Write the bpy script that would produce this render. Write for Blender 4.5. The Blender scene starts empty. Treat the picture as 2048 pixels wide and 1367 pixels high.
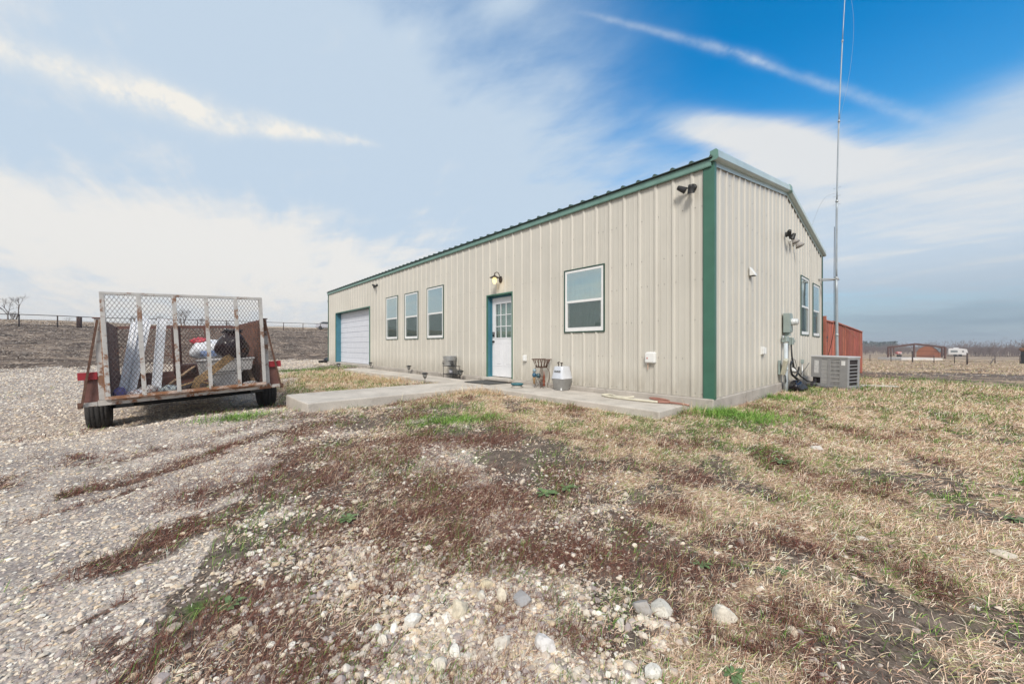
import bpy, bmesh, math, random
import numpy as np
from mathutils import Vector, Matrix, Euler

rnd = random.Random(11)
rng = np.random.default_rng(11)
S = bpy.context.scene
COL = S.collection
R = math.radians
CAMZ = 0.81

# ------------------------------------------------------------------ mesh helpers
class MB:
    """collects shapes and links them as one mesh object"""
    def __init__(self):
        self.v = []; self.f = []; self.m = []; self.s = []
    def add(self, vs, fs, mi=0, sm=False):
        o = len(self.v)
        self.v += [tuple(p) for p in vs]
        for f in fs:
            self.f.append(tuple(i + o for i in f)); self.m.append(mi); self.s.append(sm)
        return self
    def box(self, c, d, rot=None, mi=0):
        x, y, z = d[0] / 2, d[1] / 2, d[2] / 2
        vs = [Vector(p) for p in ((-x,-y,-z),(x,-y,-z),(x,y,-z),(-x,y,-z),(-x,-y,z),(x,-y,z),(x,y,z),(-x,y,z))]
        if rot is not None: vs = [rot @ p for p in vs]
        c = Vector(c)
        return self.add([p + c for p in vs], [(0,3,2,1),(4,5,6,7),(0,1,5,4),(1,2,6,5),(2,3,7,6),(3,0,4,7)], mi)
    def bx(self, x0, x1, y0, y1, z0, z1, mi=0):
        return self.box(((x0+x1)/2,(y0+y1)/2,(z0+z1)/2),(abs(x1-x0),abs(y1-y0),abs(z1-z0)),None,mi)
    def bar(self, a, b, w, h=None, up=(0,0,1), mi=0):
        a = Vector(a); b = Vector(b); d = (b - a); L = d.length
        if L < 1e-6: return self
        d.normalize(); u = Vector(up)
        if abs(d.dot(u)) > .98: u = Vector((0,1,0)) if abs(d.y) < .9 else Vector((1,0,0))
        s = d.cross(u).normalized(); t = s.cross(d)
        h = w if h is None else h
        M = Matrix((s, d, t)).transposed()
        return self.box((a + b) / 2, (w, L, h), M, mi)
    def tube(self, pts, r, n=8, cap=True, mi=0, sm=True):
        P = [Vector(p) for p in pts]
        rs = list(r) if hasattr(r, '__len__') else [r] * len(P)
        vs = []; fs = []; pu = None
        for i, p in enumerate(P):
            d = (P[min(i+1, len(P)-1)] - P[max(i-1, 0)])
            if d.length < 1e-9: d = Vector((0,0,1))
            d.normalize()
            if pu is None:
                pu = Vector((0,0,1)) if abs(d.z) < .9 else Vector((1,0,0))
            s = d.cross(pu)
            if s.length < 1e-5: s = d.cross(Vector((.3,.9,.1)))
            s.normalize(); t = s.cross(d); pu = t
            for k in range(n):
                a = 2 * math.pi * k / n
                vs.append(p + (s * math.cos(a) + t * math.sin(a)) * rs[i])
        for i in range(len(P) - 1):
            for k in range(n):
                k2 = (k + 1) % n
                fs.append((i*n+k, i*n+k2, (i+1)*n+k2, (i+1)*n+k))
        self.add(vs, fs, mi, sm)
        if cap:
            o = len(self.v) - len(vs)
            self.f.append(tuple(o + k for k in reversed(range(n)))); self.m.append(mi); self.s.append(False)
            e = o + (len(P) - 1) * n
            self.f.append(tuple(e + k for k in range(n))); self.m.append(mi); self.s.append(False)
        return self
    def lathe(self, prof, n=20, M=None, mi=0, sm=True, sq=0):
        """prof: (radius, z); sq > 0 squares the section off"""
        vs = []; fs = []
        for r, z in prof:
            for k in range(n):
                a = 2 * math.pi * k / n; rr = r
                if sq:
                    c, s_ = abs(math.cos(a)), abs(math.sin(a)); p = sq
                    rr = r / (c ** p + s_ ** p) ** (1 / p)
                vs.append(Vector((rr * math.cos(a), rr * math.sin(a), z)))
        for i in range(len(prof) - 1):
            for k in range(n):
                k2 = (k + 1) % n
                fs.append((i*n+k, i*n+k2, (i+1)*n+k2, (i+1)*n+k))
        if prof[0][0] > 1e-4: fs.append(tuple(reversed(range(n))))
        if prof[-1][0] > 1e-4: fs.append(tuple((len(prof)-1)*n + k for k in range(n)))
        if M is not None: vs = [M @ v for v in vs]
        return self.add(vs, fs, mi, sm)
    def prism(self, poly, ext, mi=0):
        n = len(poly); e = Vector(ext)
        a = [Vector(p) for p in poly]
        fs = [tuple(reversed(range(n))), tuple(n + i for i in range(n))]
        for i in range(n):
            j = (i + 1) % n; fs.append((i, j, n + j, n + i))
        return self.add(a + [p + e for p in a], fs, mi)
    def quad(self, a, b, c, d, mi=0): return self.add([a, b, c, d], [(0,1,2,3)], mi)
    def build(self, name, mat, parent=None, bevel=0, M=None, fix=True):
        me = bpy.data.meshes.new(name)
        me.from_pydata(self.v, [], self.f)
        mats = mat if isinstance(mat, (list, tuple)) else [mat]
        for m in mats: me.materials.append(m)
        me.polygons.foreach_set('material_index', self.m)
        me.polygons.foreach_set('use_smooth', self.s)
        if fix:
            bm = bmesh.new(); bm.from_mesh(me); bmesh.ops.recalc_face_normals(bm, faces=bm.faces); bm.to_mesh(me); bm.free()
        me.update()
        o = bpy.data.objects.new(name, me); COL.objects.link(o)
        if parent: o.parent = parent
        if M is not None: o.matrix_basis = M
        if bevel:
            b = o.modifiers.new('bevel', 'BEVEL'); b.width = bevel; b.segments = 2; b.limit_method = 'ANGLE'; b.angle_limit = R(40)
        return o

def np_mesh(name, verts, faces_idx, fsize, mat, col=None, smooth=False):
    """fast mesh from numpy: faces_idx flat loop indices, fsize per-face size array"""
    me = bpy.data.meshes.new(name)
    nv = len(verts); nl = len(faces_idx); nf = len(fsize)
    me.vertices.add(nv); me.loops.add(nl); me.polygons.add(nf)
    me.vertices.foreach_set('co', np.ascontiguousarray(verts, dtype=np.float32).ravel())
    me.loops.foreach_set('vertex_index', np.ascontiguousarray(faces_idx, dtype=np.int32))
    st = np.zeros(nf, dtype=np.int32); st[1:] = np.cumsum(fsize)[:-1]
    me.polygons.foreach_set('loop_start', st)
    me.update(calc_edges=True)
    me.polygons.foreach_set('use_smooth', np.full(nf, smooth))
    if col is not None:
        for k, c in col.items():
            a = me.attributes.new(k, 'FLOAT_COLOR', 'POINT')
            a.data.foreach_set('color', np.ascontiguousarray(c, dtype=np.float32).ravel())
    me.materials.append(mat); me.update()
    o = bpy.data.objects.new(name, me); COL.objects.link(o)
    return o

def tag(o, label=None, cat=None, group=None, kind=None):
    if label: o['label'] = label
    if cat: o['category'] = cat
    if group: o['group'] = group
    if kind: o['kind'] = kind
    return o
def thing(name, label, cat, M=None, group=None):
    o = bpy.data.objects.new(name, None); COL.objects.link(o)
    o.empty_display_size = .1
    if M is not None: o.matrix_basis = M
    return tag(o, label, cat, group)
def copy_thing(src, M, label):
    c = src.copy(); COL.objects.link(c); c.matrix_basis = M; c['label'] = label
    for ch in list(src.children):
        d = ch.copy(); COL.objects.link(d); d.parent = c
        for g in list(ch.children):
            e = g.copy(); COL.objects.link(e); e.parent = d
    return c
T = Matrix.Translation
def RZ(a): return Matrix.Rotation(a, 4, 'Z')
def RX(a): return Matrix.Rotation(a, 4, 'X')
def RY(a): return Matrix.Rotation(a, 4, 'Y')

# building frame: origin at the near corner (bottom of the metal), X along the long wall, Y along the gable
MBLD = T((3.09, 5.76, 0)) @ RZ(R(-47.938))
MGAB = MBLD @ RZ(R(90))             # gable-wall frame: x runs along the gable, -y points out of it
def front(X, Z, off=0.0): return MBLD @ T((X, -off, Z))
def gable(Y, Z, off=0.0): return MGAB @ T((Y, -off, Z))
def pix(px, py, z):
    """a point on level z under a measured spot of the survey photo"""
    k = 747 * (CAMZ - z) / (py - 692.0)
    return ((px - 1024) / 747 * k, k)
def at(px, d):
    return ((px - 1024) / 747 * d, d)

# ------------------------------------------------------------------ material helpers
class NT:
    def __init__(self, nt): self.nt = nt; self.L = nt.links
    def n(self, t, **kw):
        d = self.nt.nodes.new(t)
        for k, v in kw.items(): setattr(d, k, v)
        return d
    def put(self, sock, v):
        if v is None: return
        if isinstance(v, bpy.types.NodeSocket): self.L.new(v, sock)
        else: sock.default_value = v
    def m(self, op, a, b=None, c=None, clamp=False):
        d = self.n('ShaderNodeMath', operation=op); d.use_clamp = clamp
        for i, v in enumerate((a, b, c)):
            if v is not None: self.put(d.inputs[i], v)
        return d.outputs[0]
    def vm(self, op, a, b=None, s=None):
        d = self.n('ShaderNodeVectorMath', operation=op)
        self.put(d.inputs[0], a)
        if b is not None: self.put(d.inputs[1], b)
        if s is not None: self.put(d.inputs['Scale'], s)
        return d.outputs['Value'] if op in ('DOT_PRODUCT', 'LENGTH') else d.outputs[0]
    def mix(self, fac, a, b, blend='MIX'):
        d = self.n('ShaderNodeMix', data_type='RGBA', blend_type=blend)
        self.put(d.inputs[0], fac)
        for i, v in ((6, a), (7, b)):
            if isinstance(v, tuple) and len(v) == 3: v = v + (1,)
            self.put(d.inputs[i], v)
        return d.outputs[2]
    def noise(self, vec, scale, detail=4, rough=.55, dist=0, color=False):
        d = self.n('ShaderNodeTexNoise'); self.put(d.inputs['Vector'], vec)
        d.inputs['Scale'].default_value = scale; d.inputs['Detail'].default_value = detail
        d.inputs['Roughness'].default_value = rough; d.inputs['Distortion'].default_value = dist
        return d.outputs['Color'] if color else d.outputs['Fac']
    def vor(self, vec, scale, feature='F1', rand=1):
        d = self.n('ShaderNodeTexVoronoi', feature=feature); self.put(d.inputs['Vector'], vec)
        d.inputs['Scale'].default_value = scale; d.inputs['Randomness'].default_value = rand
        return d
    def ss(self, x, a, b, lo=0., hi=1.):
        d = self.n('ShaderNodeMapRange', interpolation_type='SMOOTHSTEP')
        self.put(d.inputs[0], x); d.inputs[1].default_value = a; d.inputs[2].default_value = b
        d.inputs[3].default_value = lo; d.inputs[4].default_value = hi
        return d.outputs[0]
    def lin(self, x, a, b, lo=0., hi=1.):
        d = self.n('ShaderNodeMapRange'); self.put(d.inputs[0], x)
        d.inputs[1].default_value = a; d.inputs[2].default_value = b; d.inputs[3].default_value = lo; d.inputs[4].default_value = hi
        return d.outputs[0]
    def ramp(self, x, stops, interp='LINEAR'):
        d = self.n('ShaderNodeValToRGB'); d.color_ramp.interpolation = interp
        e = d.color_ramp.elements
        while len(e) < len(stops): e.new(.5)
        for el, (p, c) in zip(e, stops): el.position = p; el.color = tuple(c) + (1,)
        self.put(d.inputs[0], x); return d.outputs[0]
    def bump(self, h, strength=.3, dist=.01, normal=None):
        d = self.n('ShaderNodeBump'); d.inputs['Strength'].default_value = strength; d.inputs['Distance'].default_value = dist
        self.put(d.inputs['Height'], h)
        if normal is not None: self.put(d.inputs['Normal'], normal)
        return d.outputs[0]

def new_mat(name):
    m = bpy.data.materials.new(name); m.use_nodes = True
    n = NT(m.node_tree); p = m.node_tree.nodes['Principled BSDF']
    return m, n, p
def mat(name, base, rough=.6, metal=0., var=.12, scale=6., rust=0., rust_col=(.13,.045,.018), dirt=0., streak=0., bump=0., bscale=40., spec=.5, dirtcol=(.12,.10,.08)):
    m, n, p = new_mat(name)
    tc = n.n('ShaderNodeTexCoord').outputs['Object']
    b = tuple(base)
    lo = tuple(max(0, c * (1 - var)) for c in b); hi = tuple(min(1, c * (1 + var)) for c in b)
    c = n.mix(n.ss(n.noise(tc, scale, 5), .3, .7), lo, hi)
    rr = rough
    if streak:
        sv = n.vm('MULTIPLY', tc, (14., 14., .5))
        c = n.mix(n.m('MULTIPLY', n.ss(n.noise(sv, 1.0, 4), .48, .75), streak), c, dirtcol)
    if dirt:
        c = n.mix(n.m('MULTIPLY', n.ss(n.noise(tc, scale * 2.3, 6, .65), .5, .72), dirt), c, dirtcol)
    if rust:
        f = n.m('MULTIPLY', n.ss(n.m('ADD', n.noise(tc, 5.5, 7, .68), n.m('MULTIPLY', n.noise(tc, 37, 3), .25)), .74 - rust * .3, .80 - rust * .2), 1.0)
        rc = n.mix(n.noise(tc, 60, 4), tuple(x * .55 for x in rust_col), tuple(min(1, x * 1.7) for x in rust_col))
        c = n.mix(f, c, rc)
        rr = n.lin(f, 0, 1, rough, .9)
        if metal: n.put(p.inputs['Metallic'], n.lin(f, 0, 1, metal, 0))
    n.put(p.inputs['Base Color'], c); n.put(p.inputs['Roughness'], rr)
    if not (rust and metal): p.inputs['Metallic'].default_value = metal
    p.inputs['Specular IOR Level'].default_value = spec
    if bump:
        n.put(p.inputs['Normal'], n.bump(n.noise(tc, bscale, 5), bump, .01))
    return m
def mat_attr(name, rough=.85, attr='col', trans=0., spec=.2):
    """colour carried by each blade or stone of a scattered mesh"""
    m, n, p = new_mat(name)
    a = n.n('ShaderNodeAttribute', attribute_name=attr)
    n.put(p.inputs['Base Color'], a.outputs['Color']); p.inputs['Roughness'].default_value = rough
    p.inputs['Specular IOR Level'].default_value = spec
    return m
# ------------------------------------------------------------------ camera, sun, sky
cd = bpy.data.cameras.new('camera'); cam = bpy.data.objects.new('camera', cd); COL.objects.link(cam)
cam.location = (0, 0, CAMZ); cam.rotation_euler = (R(90), 0, 0)
cd.sensor_width = 36; cd.lens = 747 / 2048 * 36; cd.shift_y = 8.5 / 2048; cd.clip_end = 9000; cd.clip_start = .05
S.camera = cam
SUN_EL, SUN_AZ = R(43), R(184)            # azimuth clockwise from +Y
sd = bpy.data.lights.new('sun', 'SUN'); so = bpy.data.objects.new('sun', sd); COL.objects.link(so)
sd.energy = 2.3; sd.angle = R(16); sd.color = (1, .945, .865)
sdir = Vector((math.sin(SUN_AZ) * math.cos(SUN_EL), math.cos(SUN_AZ) * math.cos(SUN_EL), math.sin(SUN_EL)))
so.rotation_euler = sdir.to_track_quat('Z', 'Y').to_euler(); so.location = sdir * 60
S.view_settings.view_transform = 'Standard'; S.view_settings.look = 'None'; S.view_settings.exposure = .50; S.view_settings.gamma = 1
S.render.film_transparent = False

W = bpy.data.worlds.new('World'); S.world = W; W.use_nodes = True
w = NT(W.node_tree); W.node_tree.nodes.clear()
out = w.n('ShaderNodeOutputWorld'); bg = w.n('ShaderNodeBackground'); w.L.new(bg.outputs[0], out.inputs[0])
WS = .1
bg.inputs[1].default_value = WS
sky = w.n('ShaderNodeTexSky', sky_type='NISHITA'); sky.sun_disc = False
sky.sun_elevation = SUN_EL; sky.sun_rotation = SUN_AZ; sky.air_density = 1.0; sky.dust_density = .6; sky.ozone_density = 2.2
gen = w.n('ShaderNodeTexCoord').outputs['Generated']
sx = w.n('ShaderNodeSeparateXYZ'); w.L.new(gen, sx.inputs[0])
dx, dy, dz = sx.outputs
az = w.m('ARCTAN2', dx, dy)
el = w.m('ARCSINE', w.m('MINIMUM', w.m('MAXIMUM', dz, -1.), 1.))
# cloud-deck coordinates: wisps lie in a high sheet and close up towards the horizon
den = w.m('ADD', w.m('MAXIMUM', dz, 0.), .12)
cvec = w.n('ShaderNodeCombineXYZ'); w.put(cvec.inputs[0], w.m('DIVIDE', dx, den)); w.put(cvec.inputs[1], w.m('DIVIDE', dy, den))
cv = cvec.outputs[0]
rotv = w.n('ShaderNodeVectorRotate', rotation_type='Z_AXIS'); w.put(rotv.inputs['Vector'], cv); rotv.inputs['Angle'].default_value = R(24)
cs = w.vm('MULTIPLY', rotv.outputs[0], (.55, 1.15, 1.))
wcol = w.noise(cs, 1.1, 3, .5, 0, True)
wxyz = w.n('ShaderNodeSeparateXYZ'); w.L.new(wcol, wxyz.inputs[0])
wa = w.m('SUBTRACT', wxyz.outputs[0], .5); wb = w.m('SUBTRACT', wxyz.outputs[1], .5)
azw = w.m('ADD', az, w.m('MULTIPLY', wa, .22)); elw = w.m('ADD', el, w.m('MULTIPLY', wb, .10))
wis = w.noise(cs, 2.3, 10, .62, .5)          # wispy detail
soft = w.noise(cs, .9, 5, .5, .3)
wis2 = w.noise(w.vm('MULTIPLY', rotv.outputs[0], (.9, 1.7, 1.)), 2.6, 12, .62, .15)
rot3 = w.n('ShaderNodeVectorRotate', rotation_type='Z_AXIS'); w.put(rot3.inputs['Vector'], cv); rot3.inputs['Angle'].default_value = R(58)
wis3 = w.noise(w.vm('MULTIPLY', rot3.outputs[0], (.45, 2.4, 1.)), 1.7, 10, .60, .35)   # long combed filaments
def ae(px, py): return math.atan((px - 1024) / 747), math.atan2(692 - py, math.hypot(px - 1024, 747))
def blob(px, py, sxd, syd, rot, amp, warp=True):
    a0, e0 = ae(px, py); c, s = math.cos(R(rot)), math.sin(R(rot))
    A = w.m('SUBTRACT', azw if warp else az, a0); B = w.m('SUBTRACT', elw if warp else el, e0)
    u = w.m('ADD', w.m('MULTIPLY', A, c), w.m('MULTIPLY', B, s)); v = w.m('SUBTRACT', w.m('MULTIPLY', B, c), w.m('MULTIPLY', A, s))
    u = w.m('DIVIDE', u, R(sxd)); v = w.m('DIVIDE', v, R(syd))
    g = w.m('EXPONENT', w.m('MULTIPLY', w.m('ADD', w.m('MULTIPLY', u, u), w.m('MULTIPLY', v, v)), -1.))
    return w.m('MULTIPLY', g, amp)
def total(bl):
    t = bl[0]
    for b in bl[1:]: t = w.m('ADD', t, b)
    return t
veil = total([blob(-100, 420, 34, 22, 0, 1.1), blob(420, 470, 26, 15, 0, .95), blob(-50, 60, 32, 20, 0, .72), blob(480, 190, 24, 10, -6, .55),
              blob(900, 520, 22, 9, 0, .62), blob(980, 330, 20, 8, -8, .42), blob(1120, 150, 13, 9, -10, .22), blob(1850, 60, 18, 12, 0, -.24), blob(1990, 330, 15, 5.5, 14, .95), blob(1700, 400, 17, 6, -10, .95),
              blob(1950, 470, 17, 5, 0, .75), blob(1500, 470, 14, 6, -10, .55), blob(1530, 285, 9, 1.9, -24, 1.25), blob(1460, 262, 4, 1.2, -15, .8), blob(1000, 20, 5, 1.6, 10, .35),
              blob(2600, 380, 40, 14, 0, .7), blob(-1200, 380, 60, 25, 0, 1.)])
veil = w.m('ADD', veil, w.m('MULTIPLY', w.m('SUBTRACT', soft, .5), .45))
veil = w.m('ADD', veil, w.m('MULTIPLY', w.ss(az, R(44), R(-18)), .46))
veil = w.m('ADD', veil, w.m('MULTIPLY', w.ss(w.m('ABSOLUTE', az), R(72), R(105)), .75))   # unseen cloud added behind the view to whiten the ambient light
veil = w.m('ADD', veil, w.m('MULTIPLY', w.ss(el, R(46), R(66)), .55))  # unseen cloud added overhead, also to whiten the ambient light
veil = w.m('MULTIPLY', veil, w.m('MULTIPLY', w.lin(wis2, .30, .70, .72, 1.20), w.lin(wis3, .32, .68, .86, 1.12)))
veil = w.m('MULTIPLY', w.ss(veil, .05, 1.05), .97)
# long bright streaks (great circles through two measured directions)
def dirv(px, py): return Vector((px - 1024, 747, 692 - py)).normalized()
def streak(p, q, wid, fade, amp, seed):
    a = dirv(*p); b = dirv(*q); nn = a.cross(b).normalized(); t = (b - a); L = t.length; t.normalize()
    wob = w.m('MULTIPLY', w.m('SUBTRACT', w.noise(w.vm('ADD', gen, (seed, 0., 0.)), 5, 7, .65), .5), wid * 3.6)
    d = w.m('ADD', w.vm('DOT_PRODUCT', gen, tuple(nn)), wob)
    s = w.m('DIVIDE', w.m('SUBTRACT', w.vm('DOT_PRODUCT', gen, tuple(t)), a.dot(t)), L)
    ww = w.lin(s, fade[0], fade[1], wid, wid * fade[2])
    g = w.m('DIVIDE', d, ww); g = w.m('EXPONENT', w.m('MULTIPLY', w.m('MULTIPLY', g, g), -1.))
    ends = w.m('MULTIPLY', w.ss(s, -.25, .12), w.ss(s, .82, 1.06, 1., 0.))
    return w.m('MULTIPLY', w.m('MULTIPLY', g, ends), w.m('MULTIPLY', w.lin(w.noise(w.vm('ADD', gen, (seed * 2., 0., 0.)), 16, 6, .7), .34, .62, .25, 1.25), amp))
st1 = w.m('ADD', streak((-60, 82), (430, 236), .022, (0., 1., 1.0), .85, 3.), streak((330, 208), (760, 292), .022, (0., 1., .28), .85, 3.))
st2 = w.m('ADD', streak((1195, 33), (1560, 130), .0046, (0., 1., 2.2), .26, 9.), streak((1480, 108), (1900, 258), .0050, (0., 1., 2.2), .26, 9.))
blue = w.n('ShaderNodeHueSaturation'); w.L.new(sky.outputs[0], blue.inputs['Color'])
blue.inputs['Saturation'].default_value = 1.55; blue.inputs['Value'].default_value = 1.5; blue.inputs['Hue'].default_value = .493
k = 1 / WS / 2 ** .50
def C3(r, g, b): return (r * k, g * k, b * k, 1)
skyc = blue.outputs[0]
# pale air low down
skyc = w.mix(w.m('MULTIPLY', w.ss(el, R(2), R(36), 1., 0.), .52), skyc, C3(.36, .62, .80))
brt = total([blob(60, 420, 26, 5.5, -4, .75), blob(520, 500, 24, 6, 0, .8), blob(300, 590, 30, 5, 0, .5), blob(150, 30, 16, 4, -8, .35), blob(900, 540, 16, 5, 0, .5), blob(1560, 296, 10, 2.4, -22, 1.5), blob(1600, 330, 13, 3.2, -14, .7), blob(1900, 420, 16, 6, 0, .7)])
brt = w.m('ADD', w.m('SUBTRACT', brt, .20), w.m('MULTIPLY', w.m('ADD', w.m('MULTIPLY', w.m('SUBTRACT', wis2, .5), 1.7), w.m('MULTIPLY', w.m('SUBTRACT', wis3, .5), 2.0)), 1.))
brt = w.m('ADD', brt, w.m('MULTIPLY', w.ss(w.m('ABSOLUTE', az), R(72), R(105)), .9))  # brightens the added cloud behind the view
cloudc = w.mix(w.ss(brt, .0, 1.), C3(.57, .685, .81), C3(.87, .85, .815))
cloudc = w.mix(w.m('MULTIPLY', w.ss(az, R(5), R(40)), .35), cloudc, C3(.62, .70, .79))
c = w.mix(veil, skyc, cloudc)
c = w.mix(w.m('MINIMUM', st1, 1.), c, C3(.90, .875, .82))
c = w.mix(w.m('MINIMUM', st2, 1.), c, C3(.74, .80, .86))
# air near the horizon: warm white on the left, grey blue on the right
hz = w.mix(w.ss(az, R(-18), R(32)), C3(.83, .79, .75), C3(.31, .395, .48))
c = w.mix(w.m('MULTIPLY', w.ss(el, R(-1), R(12), 1., 0.), w.lin(az, R(-20), R(40), .8, .92)), c, hz)
# a darker bar of cloud low on the right
c = w.mix(w.m('MINIMUM', total([blob(1985, 640, 9, .8, 0, .5), blob(1830, 628, 6, .5, 3, .25)]), 1.), c, C3(.22, .31, .41))
w.L.new(c, bg.inputs[0])
# ------------------------------------------------------------------ terrain
def _hash(i, j, s):
    i = i.astype(np.int64).astype(np.uint64); j = j.astype(np.int64).astype(np.uint64)
    h = (i * np.uint64(374761393) + j * np.uint64(668265263) + np.uint64(s * 974634777 + 1234567)) & np.uint64(0xffffffff)
    h = ((h ^ (h >> np.uint64(13))) * np.uint64(1274126177)) & np.uint64(0xffffffff)
    h = (h ^ (h >> np.uint64(16)))
    return (h & np.uint64(0xffff)).astype(np.float64) / 65535.0
def vnoise(x, y, s=0):
    xi = np.floor(x); yi = np.floor(y); fx = x - xi; fy = y - yi
    fx = fx * fx * (3 - 2 * fx); fy = fy * fy * (3 - 2 * fy)
    a = _hash(xi, yi, s); b = _hash(xi + 1, yi, s); c = _hash(xi, yi + 1, s); d = _hash(xi + 1, yi + 1, s)
    return a + (b - a) * fx + (c - a) * fy + (a - b - c + d) * fx * fy
def fbm(x, y, oct=4, s=0, g=.5):
    t = 0; a = 1; n = 0
    for o in range(oct):
        t = t + a * vnoise(x * 2 ** o + 17.3 * o, y * 2 ** o - 9.1 * o, s + o); n += a; a *= g
    return t / n
CTRL = np.array([  # x, y, z  levels read off the place
 (0,0,-.30),(0,2,-.31),(3.2,5.6,-.19),(6.3,8.2,-.22),(8.3,9.4,-.22),(12,13,-.25),(-6.8,6.1,-.52),(-5.2,7.8,-.45),(-4.2,6.0,-.30),(-3.3,5.9,-.23),
 (-5,10.5,-.26),(-6.5,13,-.2),(-2,9.4,-.15),(0,8.4,-.15),(0,7.2,-.19),(1.5,6.6,-.19),(2.2,5.1,-.22),(-9,19.5,-.10),(-7.5,17,-.13),(-13,22,-.18),(-12,10,-.46),(-20,16,-.42),(-9,4,-.48),(-4,3,-.38),(-2,5,-.29),
 (-10,16,-.28),(-15,22,-.25),(0,5.5,-.26),(5,3,-.30),(9,5,-.30),(15,10,-.33),(4,0,-.30),(-4,-3,-.35),(3,-4,-.3),(12,0,-.3),(-14,0,-.45),(20,18,-.36),(17,18,-.32),(10,16,-.25),(0,20,-.1),(-5,28,-.1),(4,30,-.15)], float)
def base_h(x, y):
    d2 = (x[:, None] - CTRL[None, :, 0]) ** 2 + (y[:, None] - CTRL[None, :, 1]) ** 2
    wt = 1 / (d2 + .6) ** 1.6
    return (wt * CTRL[None, :, 2]).sum(1) / wt.sum(1)
RR = [0, 15, 31, 45, 72, 96, 110, 180, 400, 9000]
HL = [0, 0, .05, .95, 3.42, 5.25, 5.35, 3.5, -2, -6]       # rise of the field on the left
HR = [0, 0, -.30, -.70, -1.25, -1.60, -1.75, -1.87, -1.95, -2.1]      # fall of the pasture on the right
def height(x, y):
    x = np.asarray(x, float).ravel(); y = np.asarray(y, float).ravel()
    r = np.hypot(x, y); th = np.degrees(np.arctan2(x, y))
    h = np.empty_like(x)
    for i in range(0, len(x), 40000):
        h[i:i+40000] = base_h(x[i:i+40000], y[i:i+40000])
    wl = np.interp(th, [-180, -120, -24, 20, 40, 150, 180], [.4, 1, 1, .25, 0, 0, .4])
    h = h + wl * np.interp(r, RR, HL) + (1 - wl) * np.interp(r, RR, HR)
    near = np.clip(1 - r / 30, 0, 1)
    h = h + near * (.022 * (fbm(x * 1.1, y * 1.1, 3, 5) - .5) + .030 * (fbm(x * 4.5, y * 4.5, 3, 9) - .5))
    far = np.clip((r - 26) / 20, 0, 1)
    return h + far * (.45 * (fbm(x * .18, y * .18, 4, 21) - .5))
def gz(x, y): return float(height([x], [y])[0])
def gpix(px, py):
    z = -.3
    for _ in range(6):
        p = pix(px, py, z); z = gz(*p)
    return p[0], p[1], z

# ------------------------------------------------------------------ what covers the ground where
def inpoly(x, y, poly):
    c = np.zeros(len(x), bool); n = len(poly); j = n - 1
    for i in range(n):
        xi, yi = poly[i]; xj, yj = poly[j]
        with np.errstate(divide='ignore', invalid='ignore'):
            c ^= ((yi > y) != (yj > y)) & (x < (xj - xi) * (y - yi) / (yj - yi + 1e-12) + xi)
        j = i
    return c
G0 = lambda L, z=-.33: [pix(px, py, z) for px, py in L]
P_GRAVEL = G0([(660, 724), (742, 729), (700, 738), (640, 738), (562, 743), (556, 800), (603, 826), (570, 870), (490, 940), (470, 1000), (400, 1080), (330, 1200), (250, 1367)]) + [(-1.2, .4), (-2, -6), (-60, -6), (-60, 22)] + G0([(-300, 739), (0, 736), (180, 733), (420, 728), (600, 722)])
P_LAWN = G0([(548, 744), (690, 740), (850, 764), (760, 778), (566, 792)], -.25)
P_STRAW = G0([(960, 772), (1340, 832), (1420, 815), (1560, 782), (1700, 782), (1725, 742), (2300, 742)]) + [(30, 12), (30, -4), (2, -4)] + G0([(1340, 1367), (1220, 1330), (1420, 1200), (1330, 1080), (1230, 1010), (1150, 930), (1010, 860), (860, 840), (780, 830), (860, 800)])
def blobs(L):  # px, py, rx, ry (m), weight
    o = []
    for px, py, rx, ry, a in L:
        p = pix(px, py, -.32); o.append((p[0], p[1], rx, ry, a))
    return o
WEED = blobs([(480,965,.40,.22,.9),(560,935,.45,.3,.8),(430,995,.2,.12,.8),(900,985,.5,.3,.9),(840,1030,.3,.18,.95),(980,1010,.3,.2,.7),(1100,1090,.30,.22,1.),(1010,1110,.2,.16,1.),(1190,1115,.28,.15,.9),(1050,1060,.3,.1,.8),
 (950,1075,.22,.14,.8),(1260,1075,.22,.12,.8),(1430,1085,.22,.10,.85),(1560,1085,.22,.10,.9),(1650,1095,.16,.12,.95),(1650,1140,.10,.06,.9),(1330,1130,.2,.08,.8),(1480,1275,.16,.10,.9),(1620,1335,.14,.10,.9),(1380,1230,.12,.06,.6),(770,1070,.24,.14,.85),(640,1085,.2,.12,.8),(700,1010,.34,.14,.8),
 (830,960,.5,.2,.7),(730,1190,.10,.16,.8),(690,1290,.12,.14,.95),(640,1330,.14,.12,.9),(560,1330,.12,.08,.8),(760,1320,.06,.06,.7),(1080,1200,.16,.05,.7),(1120,1290,.14,.10,.75),(620,1170,.14,.12,.5),(860,1150,.12,.07,.6),(640,960,.4,.2,.6),(720,900,.6,.3,.45),(1290,950,.5,.3,.35)])
PEB = blobs([(870,1290,.24,.22,1.),(960,1330,.22,.14,1.),(780,1150,.28,.14,.9),(960,1200,.26,.14,.9),(700,1120,.16,.10,.8),(850,1200,.22,.12,.8),(1050,1270,.16,.12,.8),(900,1370,.3,.12,1.),(1250,1350,.14,.08,.7),(1270,1230,.14,.07,.6),(1020,1160,.16,.06,.7),
 (590,1030,.28,.12,.8),(640,1100,.2,.12,.6),(640,880,.7,.3,.7),(560,900,.5,.3,.7),(700,920,.45,.16,.7),(620,850,.5,.3,.8),(900,905,.6,.10,.45),(1180,960,.4,.06,.5),(660,1180,.14,.12,.6),(580,1200,.2,.12,.6),(760,990,.3,.08,.6),(560,1130,.2,.14,.7)])
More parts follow.
